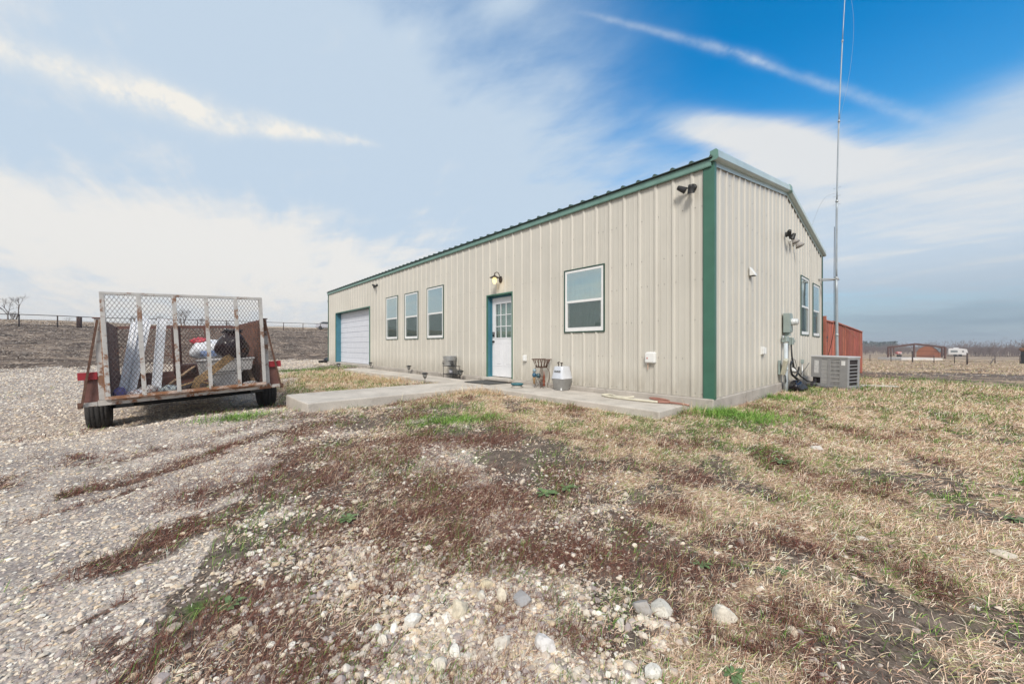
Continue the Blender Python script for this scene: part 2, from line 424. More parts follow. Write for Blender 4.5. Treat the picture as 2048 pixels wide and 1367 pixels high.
SOIL = blobs([(1090,880,.8,.35,.6),(1040,930,.6,.25,.6),(1180,910,.5,.2,.5),(1000,870,.5,.25,.4),(1300,1010,.4,.12,.5),(1560,1130,.25,.08,.7),(1760,1200,.18,.05,.5),(1900,1260,.2,.07,.5),(1720,1330,.16,.06,.6),(1850,1340,.2,.06,.55),(1500,1370,.2,.06,.5),(1980,1330,.2,.1,.4),(1540,870,.3,.2,.5),(2020,820,.8,.2,.6),(1840,810,.5,.15,.3),(760,870,.6,.4,.5),(840,880,.6,.3,.5),(700,860,.5,.2,.6),(1480,1110,.12,.05,.8),(470,815,.35,.25,.9),(520,806,.3,.2,.9)])
GREEN = blobs([(900,850,.55,.28,.85),(960,845,.4,.25,.9),(880,872,.3,.14,.7),(1000,868,.4,.2,.5),(1450,848,.45,.30,1.),(1400,838,.3,.18,1.),(1480,862,.35,.15,.9),(1530,812,.5,.22,.9),(1600,792,.9,.28,.8),(1650,800,1.,.35,.6),(1720,790,1.2,.4,.6),(1850,800,1.4,.35,.5),(1900,778,2.,.4,.4),(2030,790,1.2,.3,.3),(1600,830,.5,.2,.4),
 (470,842,.45,.18,1.),(430,845,.3,.14,.9),(560,806,.3,.2,.7),(680,805,.35,.12,.9),(760,800,.5,.14,.8),(820,793,.5,.16,.8),(650,812,.3,.10,.9),(1110,985,.10,.05,1.),(1530,915,.22,.10,.9),(1620,1015,.2,.07,.8),(1600,1000,.15,.06,.6),(1400,1130,.08,.05,.9),(1430,1155,.06,.03,.8),(1560,1145,.05,.03,.9),(1250,940,.3,.12,.4),(1290,955,.2,.1,.5),(1330,900,.3,.12,.35),(870,1210,.1,.06,.35),(430,1215,.14,.08,.6),(480,1240,.14,.07,.6),(410,1210,.1,.05,.7),(690,1040,.12,.06,.6),(560,980,.3,.15,.4),(1150,860,.4,.12,.5),(1240,850,.4,.12,.5),(1650,900,.3,.1,.4),
 (1500,850,.3,.15,.9),(1320,1360,.06,.03,.9),(1790,1320,.07,.05,.5),(590,745,2.,.8,.6),(640,760,1.3,.35,.5),(700,765,1.2,.3,.4)])
STRIPS = []
for L, wd, a in [([(40,1195),(140,1160),(250,1125),(350,1080),(430,1040),(560,1005),(700,950)], .11, 1.), ([(90,1030),(220,1000),(310,972)], .10, .7), ([(190,968),(330,945),(420,908),(520,880),(640,862)], .15, .8), ([(0,1310),(110,1275),(240,1222)], .04, .7), ([(200,905),(150,900)], .10, .6), ([(0,960),(45,955)], .10, .8), ([(340,1015),(420,985),(520,965)], .13, .6), ([(215, 915),(350, 905)], .12, .5),
               ([(300,1367),(390,1300),(520,1275),(650,1255)], .08, .5), ([(230,1330),(0,1340)], .07, .45)]:
    P = [pix(px, py, -.34) for px, py in L]
    for p, q in zip(P[:-1], P[1:]): STRIPS.append((p, q, wd, a))
def bl_eval(x, y, B):
    t = np.zeros(len(x))
    for bx, by, rx, ry, a in B:
        # ellipses lie across the line of sight they were measured along
        th = math.atan2(bx, by); c, s = math.cos(th), math.sin(th)
        u = ((x - bx) * c - (y - by) * s) / rx; v = ((x - bx) * s + (y - by) * c) / ry
        t = np.maximum(t, a * np.exp(-.9 * (u * u + v * v)))
    return t
def cover(x, y):
    """weights of gravel, weed, straw, green, hill, gold, lush (0..1) at ground points"""
    x = np.asarray(x, float).ravel(); y = np.asarray(y, float).ravel()
    r = np.hypot(x, y); th = np.degrees(np.arctan2(x, y))
    amp = np.clip(r * .09, .10, 1.4)
    fx = np.clip(2.2 / np.maximum(r, .5), .25, 2.2)
    n1 = (fbm(x * 1.7, y * 1.7, 4, 31, .6) - .5); n2 = (fbm(x * 1.7 + 50, y * 1.7, 4, 47, .6) - .5)
    xw = x + n1 * amp * 2.2; yw = y + n2 * amp * 2.2
    gr = lawn = st = 0.
    sp_ = np.clip(r * .07, .07, .5)
    for ox, oy in ((0, 0), (1, .3), (-.8, .7), (.2, -1), (-.5, -.6)):       # soft, ragged borders
        xo, yo = xw + ox * sp_, yw + oy * sp_
        gr = gr + inpoly(xo, yo, P_GRAVEL) / 5.; lawn = lawn + inpoly(xo, yo, P_LAWN) / 5.; st = st + inpoly(xo, yo, P_STRAW) / 5.
    gr *= 1 - lawn
    wd = bl_eval(xw, yw, WEED); pb = bl_eval(xw, yw, PEB); so_ = bl_eval(xw, yw, SOIL); gn = bl_eval(xw, yw, GREEN)
    for p, q, wdt, a in STRIPS:
        dx_, dy_ = q[0] - p[0], q[1] - p[1]; L2 = dx_ * dx_ + dy_ * dy_
        t = np.clip(((xw - p[0]) * dx_ + (yw - p[1]) * dy_) / L2, 0, 1)
        d = np.hypot(xw - p[0] - t * dx_, yw - p[1] - t * dy_) / wdt
        e = a * np.exp(-.8 * d * d) * np.clip(.25 + 1.9 * (fbm(x * 4.5, y * 4.5, 3, 141) - .18), 0, 1.1); wd = np.maximum(wd, e); gr = gr * (1 - .9 * np.minimum(e * 1.1, 1))
    patch = fbm(x * 1.3, y * 1.3, 4, 71); fine = fbm(x * 6, y * 6, 3, 83)
    gr = gr * (1 - .34 * np.clip((fbm(x * .75 + 3, y * .75, 4, 151) - .50) * 5, 0, 1)); gravel = np.maximum(gr, pb * (.60 + .5 * fine)); gravel = np.maximum(gravel, np.clip((fbm(x * 1.5 + 9, y * 1.5, 4, 113, .6) - .44) * 3., 0, .8) * np.clip(1 - gr - st - lawn, 0, 1)); weed = np.clip(wd * np.clip((fbm(x * 7, y * 7, 4, 161, .65) - .30) * 3.6, .12, 1.15), 0, 1)
    patch2 = fbm(x * 3.3 + 7, y * 3.3, 4, 77, .6); straw = st * np.clip(.80 + 1.4 * (patch - .5) + 2.2 * (patch2 - .5), .14, 1) + lawn * .75
    straw = np.clip(straw * (1 - .75 * so_) * (1 - .8 * weed), 0, 1)
    other = (1 - gr) * (1 - st) * (1 - lawn)
    straw = np.maximum(straw, other * np.clip(.20 + 1.2 * (patch - .5), 0, .6) * (1 - .7 * so_) * (1 - .9 * weed))
    weed = np.maximum(weed, st * np.clip((fbm(x * 2.0 + 21, y * 2.0, 4, 201, .6) - .53) * 5, 0, .8) * np.interp(r, [1, 5, 9, 14], [1, .9, .5, 0])); straw = straw * (1 - .55 * weed)
    green = np.clip(gn * (.6 + .9 * fine), 0, 1)
    green = np.maximum(green, (st + lawn * 1.2) * np.clip((fbm(x * 3.4, y * 3.4, 4, 91) - .475) * 3.6, 0, .66) * np.interp(r, [1, 3, 5, 40], [.4, .7, 1, 1]))
    weed = np.maximum(weed, .55 * pb * np.clip((fbm(x * 5, y * 5, 3, 131) - .45) * 5, 0, 1))
    weed = np.maximum(weed, other * np.clip((fbm(x * 1.9, y * 1.9, 4, 101) - .45) * 3.2, 0, .75) * (1 - .5 * so_))
    # far right pasture: a bare strip of soil, then pale dry grass
    right = np.clip((th - 25) / 6, 0, 1)
    band = right * np.exp(-((y + (fbm(x * .25, y * .9, 3, 7) - .5) * 3 - 15.2) / 2.2) ** 2)
    green = np.maximum(green, other * np.clip((fbm(x * 3.1 + 40, y * 3.1, 4, 191) - .53) * 4, 0, .40) * (1 - .7 * gr)); straw = straw * (1 - .55 * band); green = green * (1 - band)
    past = right * np.clip((y - 17.5) / 6 + (n1 + n2), 0, 1)
    left = np.clip((12 - th) / 10, 0, 1)
    hill = left * np.clip((r - 29.5 - 8 * n1 * 2) / 3.0, 0, 1)
    gold = past * np.clip(.72 + 1.2 * (fbm(x * .16, y * .5, 3, 63) - .5), 0, 1) + hill * np.clip((r - 76 + 10 * n1) / 5, 0, 1)
    gravel = gravel * (1 - hill) * (1 - past); weed = weed * (1 - hill) * (1 - past); straw = straw * (1 - hill) * (1 - past); green = green * (1 - hill) * (1 - .8 * past)
    lush = np.clip(bl_eval(x, y, blobs([(930,790,1.0,.45,1.),(860,800,.7,.3,.7),(1010,800,.6,.25,.6),(1200,815,.5,.18,.8),(1280,825,.4,.12,.9),(1340,842,.3,.1,.8),(700,765,1.2,.4,.4),(800,770,.7,.3,.6),(1770,775,.5,.3,.7)])), 0, 1)
    gravel *= 1 - lush; weed *= 1 - lush
    corner = np.clip(bl_eval(x, y, blobs([(1450,846,.50,.28,1.),(1400,836,.30,.14,.9),(1500,858,.30,.12,.8),(1535,806,.45,.16,.9),(1590,788,.5,.14,.6),(900,852,.42,.18,.55),(965,846,.30,.14,.6),(470,840,.36,.13,.8),(700,803,.35,.09,.7),(790,795,.45,.10,.7),(620,815,.2,.06,.6),(1380,828,.2,.08,.8)])) * np.clip((fbm(x * 4, y * 4, 3, 171) - .28) * 3, 0, 1), 0, 1)
    return dict(corner=corner, gravel=gravel, weed=weed, straw=np.maximum(straw, lush), green=green * (1 - .7 * lush), hill=hill * (1 - gold), gold=np.clip(gold, 0, 1), lush=lush, soil=so_, peb=pb, drive=gr)

# one ground sheet, finer near the yard, out to the horizon
thf = np.radians(np.concatenate([np.arange(-66, 66, .3), np.arange(66, 294, 3.)])); nt_ = len(thf)
rr_ = [0.25]
while rr_[-1] < 1500: rr_.append(rr_[-1] * (1.0115 if rr_[-1] < 30 else 1.03 if rr_[-1] < 250 else 1.15))
rr_ = np.array(rr_); nr_ = len(rr_)
gx = (rr_[:, None] * np.sin(thf)[None, :]).ravel(); gy = (rr_[:, None] * np.cos(thf)[None, :]).ravel()
gv = np.stack([gx, gy, height(gx, gy)], 1)
gv = np.vstack([gv, [[0, 0, gz(0, 0)]]])
ii, jj = np.meshgrid(np.arange(nr_ - 1), np.arange(nt_), indexing='ij'); j2 = (jj + 1) % nt_
q = np.stack([ii * nt_ + jj, ii * nt_ + j2, (ii + 1) * nt_ + j2, (ii + 1) * nt_ + jj], -1).reshape(-1, 4)[:, ::-1]
ctr = np.stack([np.full(nt_, len(gv) - 1), (np.arange(nt_) + 1) % nt_, np.arange(nt_)], 1)[:, ::-1]
cvr = cover(gv[:, 0], gv[:, 1])
one = np.ones(len(gv))
ma = np.stack([cvr['gravel'], cvr['weed'], cvr['straw'], one], 1); mb = np.stack([cvr['green'], cvr['hill'], cvr['gold'], one], 1)

# quick look-up of cover and level for the scattered stuff (front sector only)
_ns = len(np.arange(-66, 66, .3)); _lr = np.log(rr_)
_tab = {k_: v_[:-1].reshape(nr_, nt_)[:, :_ns] for k_, v_ in cvr.items()}; _tab['z'] = gv[:-1, 2].reshape(nr_, nt_)[:, :_ns]
def look(x, y):
    r = np.hypot(x, y); t = np.clip((np.degrees(np.arctan2(x, y)) + 66) / .3, 0, _ns - 1.001); i = np.clip(np.interp(np.log(r), _lr, np.arange(nr_)), 0, nr_ - 1.001)
    i0 = i.astype(int); t0_ = t.astype(int); fi = i - i0; ft_ = t - t0_
    w00, w01, w10, w11 = (1 - fi) * (1 - ft_), (1 - fi) * ft_, fi * (1 - ft_), fi * ft_
    return {k_: T_[i0, t0_] * w00 + T_[i0, t0_ + 1] * w01 + T_[i0 + 1, t0_] * w10 + T_[i0 + 1, t0_ + 1] * w11 for k_, T_ in _tab.items()}
gm, g, gp = new_mat('ground_cover')
pos = g.n('ShaderNodeNewGeometry').outputs['Position']
A1 = g.n('ShaderNodeAttribute', attribute_name='ma').outputs['Color']; A2 = g.n('ShaderNodeAttribute', attribute_name='mb').outputs['Color']
s1 = g.n('ShaderNodeSeparateColor'); g.L.new(A1, s1.inputs[0]); s2 = g.n('ShaderNodeSeparateColor'); g.L.new(A2, s2.inputs[0])
nz = g.noise(pos, 9, 6, .62); nf = g.noise(pos, 70, 4, .6); nl = g.noise(pos, .9, 4, .55); n3 = g.noise(pos, 26, 5, .65)
pert = g.m('ADD', g.m('MULTIPLY', g.m('SUBTRACT', nz, .5), .8), g.m('MULTIPLY', g.m('SUBTRACT', nf, .5), .5))
def msk(s, a=.3, b=.62): return g.ss(g.m('ADD', s, g.m('MULTIPLY', pert, g.ss(s, 0., .12))), a, b)
soil = g.mix(g.ss(nf, .36, .62), (.050, .038, .030), (.165, .130, .104)); soil = g.mix(g.ss(nz, .45, .68), soil, (.21, .162, .128)); soil = g.mix(g.ss(g.vor(pos, 75).outputs['Distance'], .22, .12), soil, (.36, .31, .265))
v1 = g.vor(pos, 40); v2 = g.vor(pos, 95); v3 = g.vor(pos, 17)
pal = [(0, (.27, .22, .195)), (.2, (.52, .44, .365)), (.45, (.62, .54, .455)), (.6, (.35, .295, .275)), (.78, (.72, .65, .56)), (.92, (.52, .40, .28)), (1, (.23, .19, .185))]
def cellcol(v):
    sc = g.n('ShaderNodeSeparateColor'); g.L.new(v.outputs['Color'], sc.inputs[0]); return g.ramp(sc.outputs[0], pal)
gcol = g.mix(g.ss(v3.outputs['Distance'], .30, .36), cellcol(v3), g.mix(g.ss(v1.outputs['Distance'], .42, .55), cellcol(v1), cellcol(v2)))
gcol = g.mix(g.m('MULTIPLY', g.ss(v2.outputs['Distance'], .4, .75), .55), gcol, (.11, .095, .09))
gcol = g.mix(g.m('MULTIPLY', g.ss(nl, .40, .66), .30), gcol, (.22, .19, .185))
gmid = g.noise(g.vm('MULTIPLY', pos, (1., 1., .3)), 3.4, 6, .68); gcol = g.mix(g.m('MULTIPLY', g.ss(gmid, .47, .60), .55), gcol, (.20, .172, .165)); gcol = g.mix(g.m('MULTIPLY', g.ss(gmid, .46, .36), .40), gcol, (.66, .60, .53))
wcol_ = g.mix(g.ss(n3, .3, .7), (.046, .026, .018), (.18, .105, .080))
stv = g.vm('MULTIPLY', pos, (55., 21., 30.))
scol = g.ramp(g.noise(stv, 1.6, 6, .7, 1.2), [(.28, (.070, .050, .036)), (.44, (.29, .205, .135)), (.57, (.54, .415, .29)), (.75, (.72, .59, .45))])
scol = g.mix(g.m('MULTIPLY', g.ss(nl, .35, .7), .4), scol, (.30, .215, .155))
ncol = g.mix(g.ss(n3, .3, .7), (.035, .060, .016), (.125, .175, .050))
farn = g.noise(pos, .75, 9, .74); spk = g.vor(g.vm('MULTIPLY', pos, (1., 1., .3)), 3.2)
hcol = g.ramp(farn, [(.38, (.036, .025, .019)), (.48, (.120, .088, .068)), (.56, (.19, .142, .108)), (.64, (.42, .32, .235))])
hcol = g.mix(g.m('MULTIPLY', g.ss(spk.outputs['Distance'], .34, .14), g.ss(g.noise(pos, .25, 3), .40, .6)), hcol, (.52, .44, .36))
dcol = g.ramp(g.noise(g.vm('MULTIPLY', pos, (1., 1., .2)), .8, 7, .68), [(.3, (.20, .14, .085)), (.5, (.38, .285, .20)), (.7, (.50, .40, .30))])
c = soil
wm = g.ss(g.m('ADD', g.m('MULTIPLY', s1.outputs[1], .8), g.m('ADD', g.m('MULTIPLY', g.m('SUBTRACT', n3, .5), 2.2), g.m('MULTIPLY', g.m('SUBTRACT', nf, .5), 1.4))), .42, .75); c = g.mix(g.m('MULTIPLY', wm, g.ss(s1.outputs[1], .04, .25)), c, wcol_); c = g.mix(msk(s1.outputs[2]), c, scol)
c = g.mix(msk(s1.outputs[0], .38, .60), c, gcol); c = g.mix(g.m('MULTIPLY', msk(s2.outputs[0], .4, .8), .85), c, ncol)
c = g.mix(msk(s2.outputs[1]), c, hcol); c = g.mix(msk(s2.outputs[2]), c, dcol)
g.put(gp.inputs['Base Color'], c); gp.inputs['Roughness'].default_value = .93; gp.inputs['Specular IOR Level'].default_value = .15
hgt = g.m('ADD', g.m('MULTIPLY', g.m('MULTIPLY', g.m('SUBTRACT', 1., v1.outputs['Distance']), s1.outputs[0]), .8), g.m('MULTIPLY', n3, .9))
g.put(gp.inputs['Normal'], g.bump(hgt, .55, .02))
ground = np_mesh('ground', gv, np.concatenate([q.ravel(), ctr.ravel()]), np.concatenate([np.full(len(q), 4), np.full(len(ctr), 3)]), gm, {'ma': ma, 'mb': mb}, True)
tag(ground, 'uneven yard of pale gravel, bare soil and dry grass rising to a field', 'ground', kind='structure')
# ------------------------------------------------------------------ loose cover: stones and grasses
# keep-out: footprint of slab, walk and pads (building frame)
_Mi = MBLD.inverted()
_a = np.array([[_Mi[0][0], _Mi[0][1]], [_Mi[1][0], _Mi[1][1]]]); _t = np.array([_Mi[0][3], _Mi[1][3]])
def tobld(x, y): return _a[0, 0] * x + _a[0, 1] * y + _t[0], _a[1, 0] * x + _a[1, 1] * y + _t[1]
def blocked(x, y, e=.0):
    X, Y = tobld(x, y)
    b = (X > -19.5 - e) & (X < .06 + e) & (Y > -.07 - e) & (Y < 9.2)
    b |= (X > -13.6 - e) & (X < -.27 + e) & (Y > -1.16 - e) & (Y < -.30 + e)
    b |= (X > -6.2) & (X < -.27 + e) & (Y > -1.16 - e) & (Y < 0)
    b |= (X > -5.95 - e) & (X < -4.42 + e) & (Y > -4.62 - e) & (Y < -.8)
    return b
def sample(n, r0, r1, th0, th1, pw=1.0):
    """points spread over a sector, denser near the middle of the yard"""
    u = rng.random(n); e = 2 - pw
    r = (r0 ** e + u * (r1 ** e - r0 ** e)) ** (1 / e)
    t = np.radians(th0 + rng.random(n) * (th1 - th0))
    return r * np.sin(t), r * np.cos(t), r
# --- stones
ico = bmesh.new(); bmesh.ops.create_icosphere(ico, subdivisions=1, radius=1); ico.verts.ensure_lookup_table()
ICV = np.array([v.co for v in ico.verts]); ICF = np.array([[v.index for v in f.verts] for f in ico.faces]); ico.free()
ico = bmesh.new(); bmesh.ops.create_icosphere(ico, subdivisions=2, radius=1); ico.verts.ensure_lookup_table()
IC2V = np.array([v.co for v in ico.verts]); IC2F = np.array([[v.index for v in f.verts] for f in ico.faces]); ico.free()
def rockify(V, k, amp):
    g_ = np.random.default_rng(k)
    out = V.copy()
    for _ in range(9):   # slice a few random facets off a ball: broken limestone
        d = g_.normal(size=3); d /= np.linalg.norm(d); h = .40 + .38 * g_.random()
        p = out @ d; over = np.maximum(p - h, 0); out = out - over[:, None] * d[None, :] * .92
    return out * (1 + amp * (g_.random((len(V), 1)) - .5))
PALST = np.array([(.68,.59,.48),(.74,.66,.56),(.62,.51,.39),(.51,.43,.37),(.63,.50,.35),(.78,.73,.64),(.43,.36,.33),(.57,.47,.38),(.35,.295,.27),(.71,.62,.50)])
def stones(name, x, y, size, mat_, V, F, nvar=6, flat=(.45, .8), sink=.25, pal=PALST, smooth=False):
    z = look(x, y)['z']; n = len(x); allv = []; allf = []; allc = []; off = 0
    var = rng.integers(0, nvar, n)
    for k in range(nvar):
        ix = np.where(var == k)[0]; m_ = len(ix)
        if not m_: continue
        base = rockify(V, 100 + k, .18); sc = size[ix, None] * np.stack([np.ones(m_), .65 + .35 * rng.random(m_), flat[0] + (flat[1] - flat[0]) * rng.random(m_)], 1)
        a = rng.random(m_) * 2 * np.pi; tl = (rng.random(m_) - .5) * .7
        P = base[None] * sc[:, None, :]
        ct, st_ = np.cos(tl)[:, None], np.sin(tl)[:, None]
        P = np.stack([P[..., 0] * ct + P[..., 2] * st_, P[..., 1], -P[..., 0] * st_ + P[..., 2] * ct], -1)
        ca, sa = np.cos(a)[:, None], np.sin(a)[:, None]
        P = np.stack([P[..., 0] * ca - P[..., 1] * sa, P[..., 0] * sa + P[..., 1] * ca, P[..., 2]], -1)
        P += np.stack([x[ix], y[ix], z[ix] + size[ix] * sink], 1)[:, None, :]
        allv.append(P.reshape(-1, 3)); allf.append((F[None] + (off + np.arange(m_) * len(V))[:, None, None]).reshape(-1, 3)); off += m_ * len(V)
        cc = pal[rng.integers(0, len(pal), m_)] * (.84 + .35 * rng.random((m_, 1)))
        allc.append(np.repeat(np.concatenate([cc, np.ones((m_, 1))], 1), len(V), 0))
    Vv = np.concatenate(allv); Ff = np.concatenate(allf)
    return np_mesh(name, Vv, Ff.ravel(), np.full(len(Ff), 3), mat_, {'col': np.concatenate(allc)}, smooth)
sm_, n_, p_ = new_mat('limestone')
pa = n_.n('ShaderNodeAttribute', attribute_name='col').outputs['Color']; ps = n_.n('ShaderNodeNewGeometry').outputs['Position']
cc = n_.mix(n_.m('MULTIPLY', n_.ss(n_.noise(ps, 55, 5, .65), .42, .7), .45), pa, (.26, .22, .18))
n_.put(p_.inputs['Base Color'], cc); p_.inputs['Roughness'].default_value = .92; p_.inputs['Specular IOR Level'].default_value = .2
n_.put(p_.inputs['Normal'], n_.bump(n_.noise(ps, 120, 4), .35, .004))
M_STONE = sm_
# gravel of the drive
x, y, r = sample(150000, 1.0, 13, -66, 25, 1.15)
cv_ = look(x, y); keep = (rng.random(len(x)) < np.clip(cv_['gravel'] * 1.0, 0, 1) * np.interp(r, [1, 4, 13], [1, .75, .35])) & ~blocked(x, y, .02)
x, y, r = x[keep], y[keep], r[keep]
size = (.0045 + .0085 * rng.random(len(x)) ** 2.0 + .012 * (rng.random(len(x)) < .05)) * np.interp(r, [1, 5, 13], [1.05, 1.35, 2.0])
x2, y2, r2 = sample(60000, 7.5, 32, -66, -12, 1.0)
cv_ = look(x2, y2); keep = (rng.random(len(x2)) < cv_['gravel'] * .85) & ~blocked(x2, y2, .02)
x2, y2, r2 = x2[keep], y2[keep], r2[keep]
x = np.concatenate([x, x2]); y = np.concatenate([y, y2]); size = np.concatenate([size, (.014 + .022 * rng.random(len(x2)) ** 1.6) * np.interp(r2, [7, 32], [1, 1.9])])
tag(stones('gravel', x, y, size, M_STONE, ICV, ICF, 6, (.32, .62), .15), 'loose pale gravel spread over the drive', 'gravel', kind='stuff')
# mixed limestone rubble in the foreground
x, y, r = sample(210000, 1.0, 7.5, -58, 58, 1.25)
cv_ = look(x, y); pr_ = cv_['peb'] * .55 + cv_['drive'] * .012 + .05 * cv_['weed'] + .10 * cv_['gravel'] * (1 - cv_['drive']) + .004
keep = (rng.random(len(x)) < pr_ * np.interp(r, [1, 3, 7.5], [1, .8, .3])) & ~blocked(x, y, .05)
x, y, r = x[keep], y[keep], r[keep]
size = (.0065 + .014 * rng.random(len(x)) ** 2.3 + .013 * (rng.random(len(x)) < .045)) * np.interp(r, [1, 5, 8], [1, 1.2, 1.5])
tag(stones('limestone_rubble', x, y, size, M_STONE, IC2V, IC2F, 8, (.38, .72), .10), 'broken white limestone rubble among dead weeds in the foreground', 'rubble', kind='stuff')
# --- grasses
def blades(name, x, y, L, wd, tilt, mat_, cols, curl=.5, cvar=.25, zoff=0., gain=1., tint=(1, 1, 1), tuftv=.45, tiltv=.35, clump=None):
    """one ribbon per blade: two quads and a tip"""
    n = len(x); lk_ = look(x, y); z = lk_['z'] + zoff
    tuft = fbm(x * 9, y * 9, 2, 181); L = L * (.45 + 1.0 * rng.random(n)) * (.65 + .7 * tuft); tilt = tilt + tuftv * (tuft - .5) * 2; a = rng.random(n) * 2 * np.pi
    e0 = np.clip(tilt + (rng.random(n) - .5) * 2 * tiltv, .02, 1.5)            # angle above the ground
    d = np.stack([np.cos(a), np.sin(a)], 1); s = np.stack([-np.sin(a), np.cos(a)], 1)
    cu = curl * (rng.random(n) * 1.4 - .4); tw = (rng.random(n) - .5) * 1.0
    pts = []; h = np.zeros(n); q_ = np.zeros(n); lat = np.zeros(n)
    for k in range(4):
        pts.append((q_.copy(), h.copy(), lat.copy()))
        e = e0 - cu * k; q_ = q_ + np.cos(e) * L / 3; h = np.maximum(h + np.sin(e) * L / 3, .0015 + .004 * rng.random(n)); lat = lat + tw * L / 3 * .35 * k
    ws = [.8, 1., .7]; V = []
    for k in range(3):
        qk, hk, lk = pts[k]
        for sg in (-1, 1):
            off = lk + sg * wd * ws[k] / 2
            V.append(np.stack([x + d[:, 0] * qk + s[:, 0] * off, y + d[:, 1] * qk + s[:, 1] * off, z + hk + sg * wd * .25], 1))
    qk, hk, lk = pts[3]
    V.append(np.stack([x + d[:, 0] * qk + s[:, 0] * lk, y + d[:, 1] * qk + s[:, 1] * lk, z + hk], 1))
    V = np.stack(V, 1).reshape(-1, 3)
    b = (np.arange(n) * 7)[:, None]
    f = np.concatenate([b + np.array([[0, 1, 3, 2]]), b + np.array([[2, 3, 5, 4]]), b + np.array([[4, 5, 6]])], 1).ravel()
    fs = np.tile([4, 4, 3], n)
    cols = np.asarray(cols); cc = cols[rng.integers(0, len(cols), n)] * (1 - cvar + 2 * cvar * rng.random((n, 1)))
    cc = np.minimum(cc * gain * np.array(tint), .82); cc = np.repeat(np.concatenate([np.clip(cc, 0, 1), np.ones((n, 1))], 1), 7, 0)
    return np_mesh(name, V, f, fs, mat_, {'col': cc}, True)
M_GRASS = mat_attr('grass_blade', .8)
STRAWC = [(.26,.17,.115),(.38,.265,.175),(.66,.52,.37),(.70,.57,.42),(.38,.37,.17),(.30,.34,.12),(.60,.47,.34),(.50,.36,.235),(.64,.47,.33),(.48,.32,.21),(.72,.58,.44),(.34,.225,.155),(.58,.42,.31),(.52,.38,.30)]
WEEDC = [(.30,.18,.12),(.20,.070,.048),(.145,.050,.036),(.19,.082,.062),(.085,.040,.030),(.24,.125,.095),(.15,.062,.050),(.30,.20,.15)]
GREENC = [(.105,.215,.030),(.15,.27,.050),(.075,.145,.028),(.22,.31,.08),(.12,.22,.055)]
def wdt(r, a): return a * np.interp(r, [1, 2.5, 6, 14, 30], [.42, .62, 1.1, 2.1, 3.5])
# matted dead grass
x, y, r = sample(1000000, 1.0, 17, -58, 60, 1.25)
cv_ = look(x, y); keep = (rng.random(len(x)) < np.clip(cv_['straw'] * 1.05 + .06 * cv_['weed'] + .03, 0, 1) * (1 - .93 * cv_['drive']) * (1 - .8 * cv_['green'])) & ~blocked(x, y, .01)
x, y, r = x[keep], y[keep], r[keep]
tag(blades('dry_grass', x, y, np.interp(r, [1, 3, 8, 16], [.032, .046, .075, .12]), wdt(r, .0036), .42, M_GRASS, STRAWC, .6, cvar=.22, gain=1.32, tint=(1.0, .985, 1.02)), 'matted dead straw-coloured grass covering the yard', 'grass', kind='stuff')
# long hay along the walk
x, y, r = sample(260000, 4.5, 14, -40, 36, 1.0)
cv_ = look(x, y); keep = (rng.random(len(x)) < cv_['lush']) & ~blocked(x, y, .03)
x, y, r = x[keep], y[keep], r[keep]
tag(blades('long_dead_grass', x, y, .15 + .05 * rng.random(len(x)), wdt(r, .0042), .95, M_GRASS, [(.58,.41,.24),(.68,.51,.33),(.46,.31,.18),(.74,.60,.42)], .55), 'long tan dead grass heaped against the edge of the concrete walk', 'grass', kind='stuff')
# lush green by the corner and along the walk
x, y, r = sample(520000, 4.0, 13, -45, 45, 1.0)
cv_ = look(x, y); keep = (rng.random(len(x)) < cv_['corner'] * 1.3) & ~blocked(x, y, .01)
x, y, r = x[keep], y[keep], r[keep]
tag(blades('lush_grass', x, y, .075 + .05 * rng.random(len(x)), wdt(r, .0040), .95, M_GRASS, GREENC, .5, gain=1.45), 'bright green grass growing at the building corner and along the walk', 'grass', kind='stuff')
# red-brown dried weeds
x, y, r = sample(520000, 1.0, 9, -58, 50, 1.3)
cv_ = look(x, y); keep = (rng.random(len(x)) < np.clip(cv_['weed'] * 1.35 - .05, 0, 1)) & ~blocked(x, y, .02)
x, y, r = x[keep], y[keep], r[keep]
tag(blades('dried_weed', x, y, np.interp(r, [1, 3, 9], [.042, .058, .09]), wdt(r, .0026), .60, M_GRASS, WEEDC, .8, tiltv=.6), 'dark red-brown dried weeds matted over stones in the foreground', 'weeds', kind='stuff')
# green grass
x, y, r = sample(300000, 1.0, 20, -58, 60, 1.1)
cv_ = look(x, y); keep = (rng.random(len(x)) < np.clip(cv_['green'] * 1.0 - .04 + .022 * (1 - cv_['drive']), 0, 1)) & ~blocked(x, y, .01)
x, y, r = x[keep], y[keep], r[keep]
tag(blades('green_grass', x, y, np.interp(r, [1, 3, 8, 20], [.035, .055, .095, .13]), wdt(r, .0040), .85, M_GRASS, GREENC, .5), 'patches of fresh green grass coming up through the dead grass', 'grass', kind='stuff')
# tall grass of the far pasture
x, y, r = sample(110000, 16, 120, 32, 60, 1.3)
cv_ = look(x, y); keep = rng.random(len(x)) < np.clip(cv_['gold'] * .9 + .04, 0, 1)
x, y, r = x[keep], y[keep], r[keep]
tag(blades('pasture_grass', x, y, np.interp(r, [16, 40, 120], [.09, .14, .25]), wdt(r, .0040) * np.interp(r, [16, 40, 120], [1, 1.3, 2.5]), .45, M_GRASS, STRAWC + [(.55,.45,.36)], .5), 'pale dry grass standing over the far pasture', 'grass', kind='stuff')
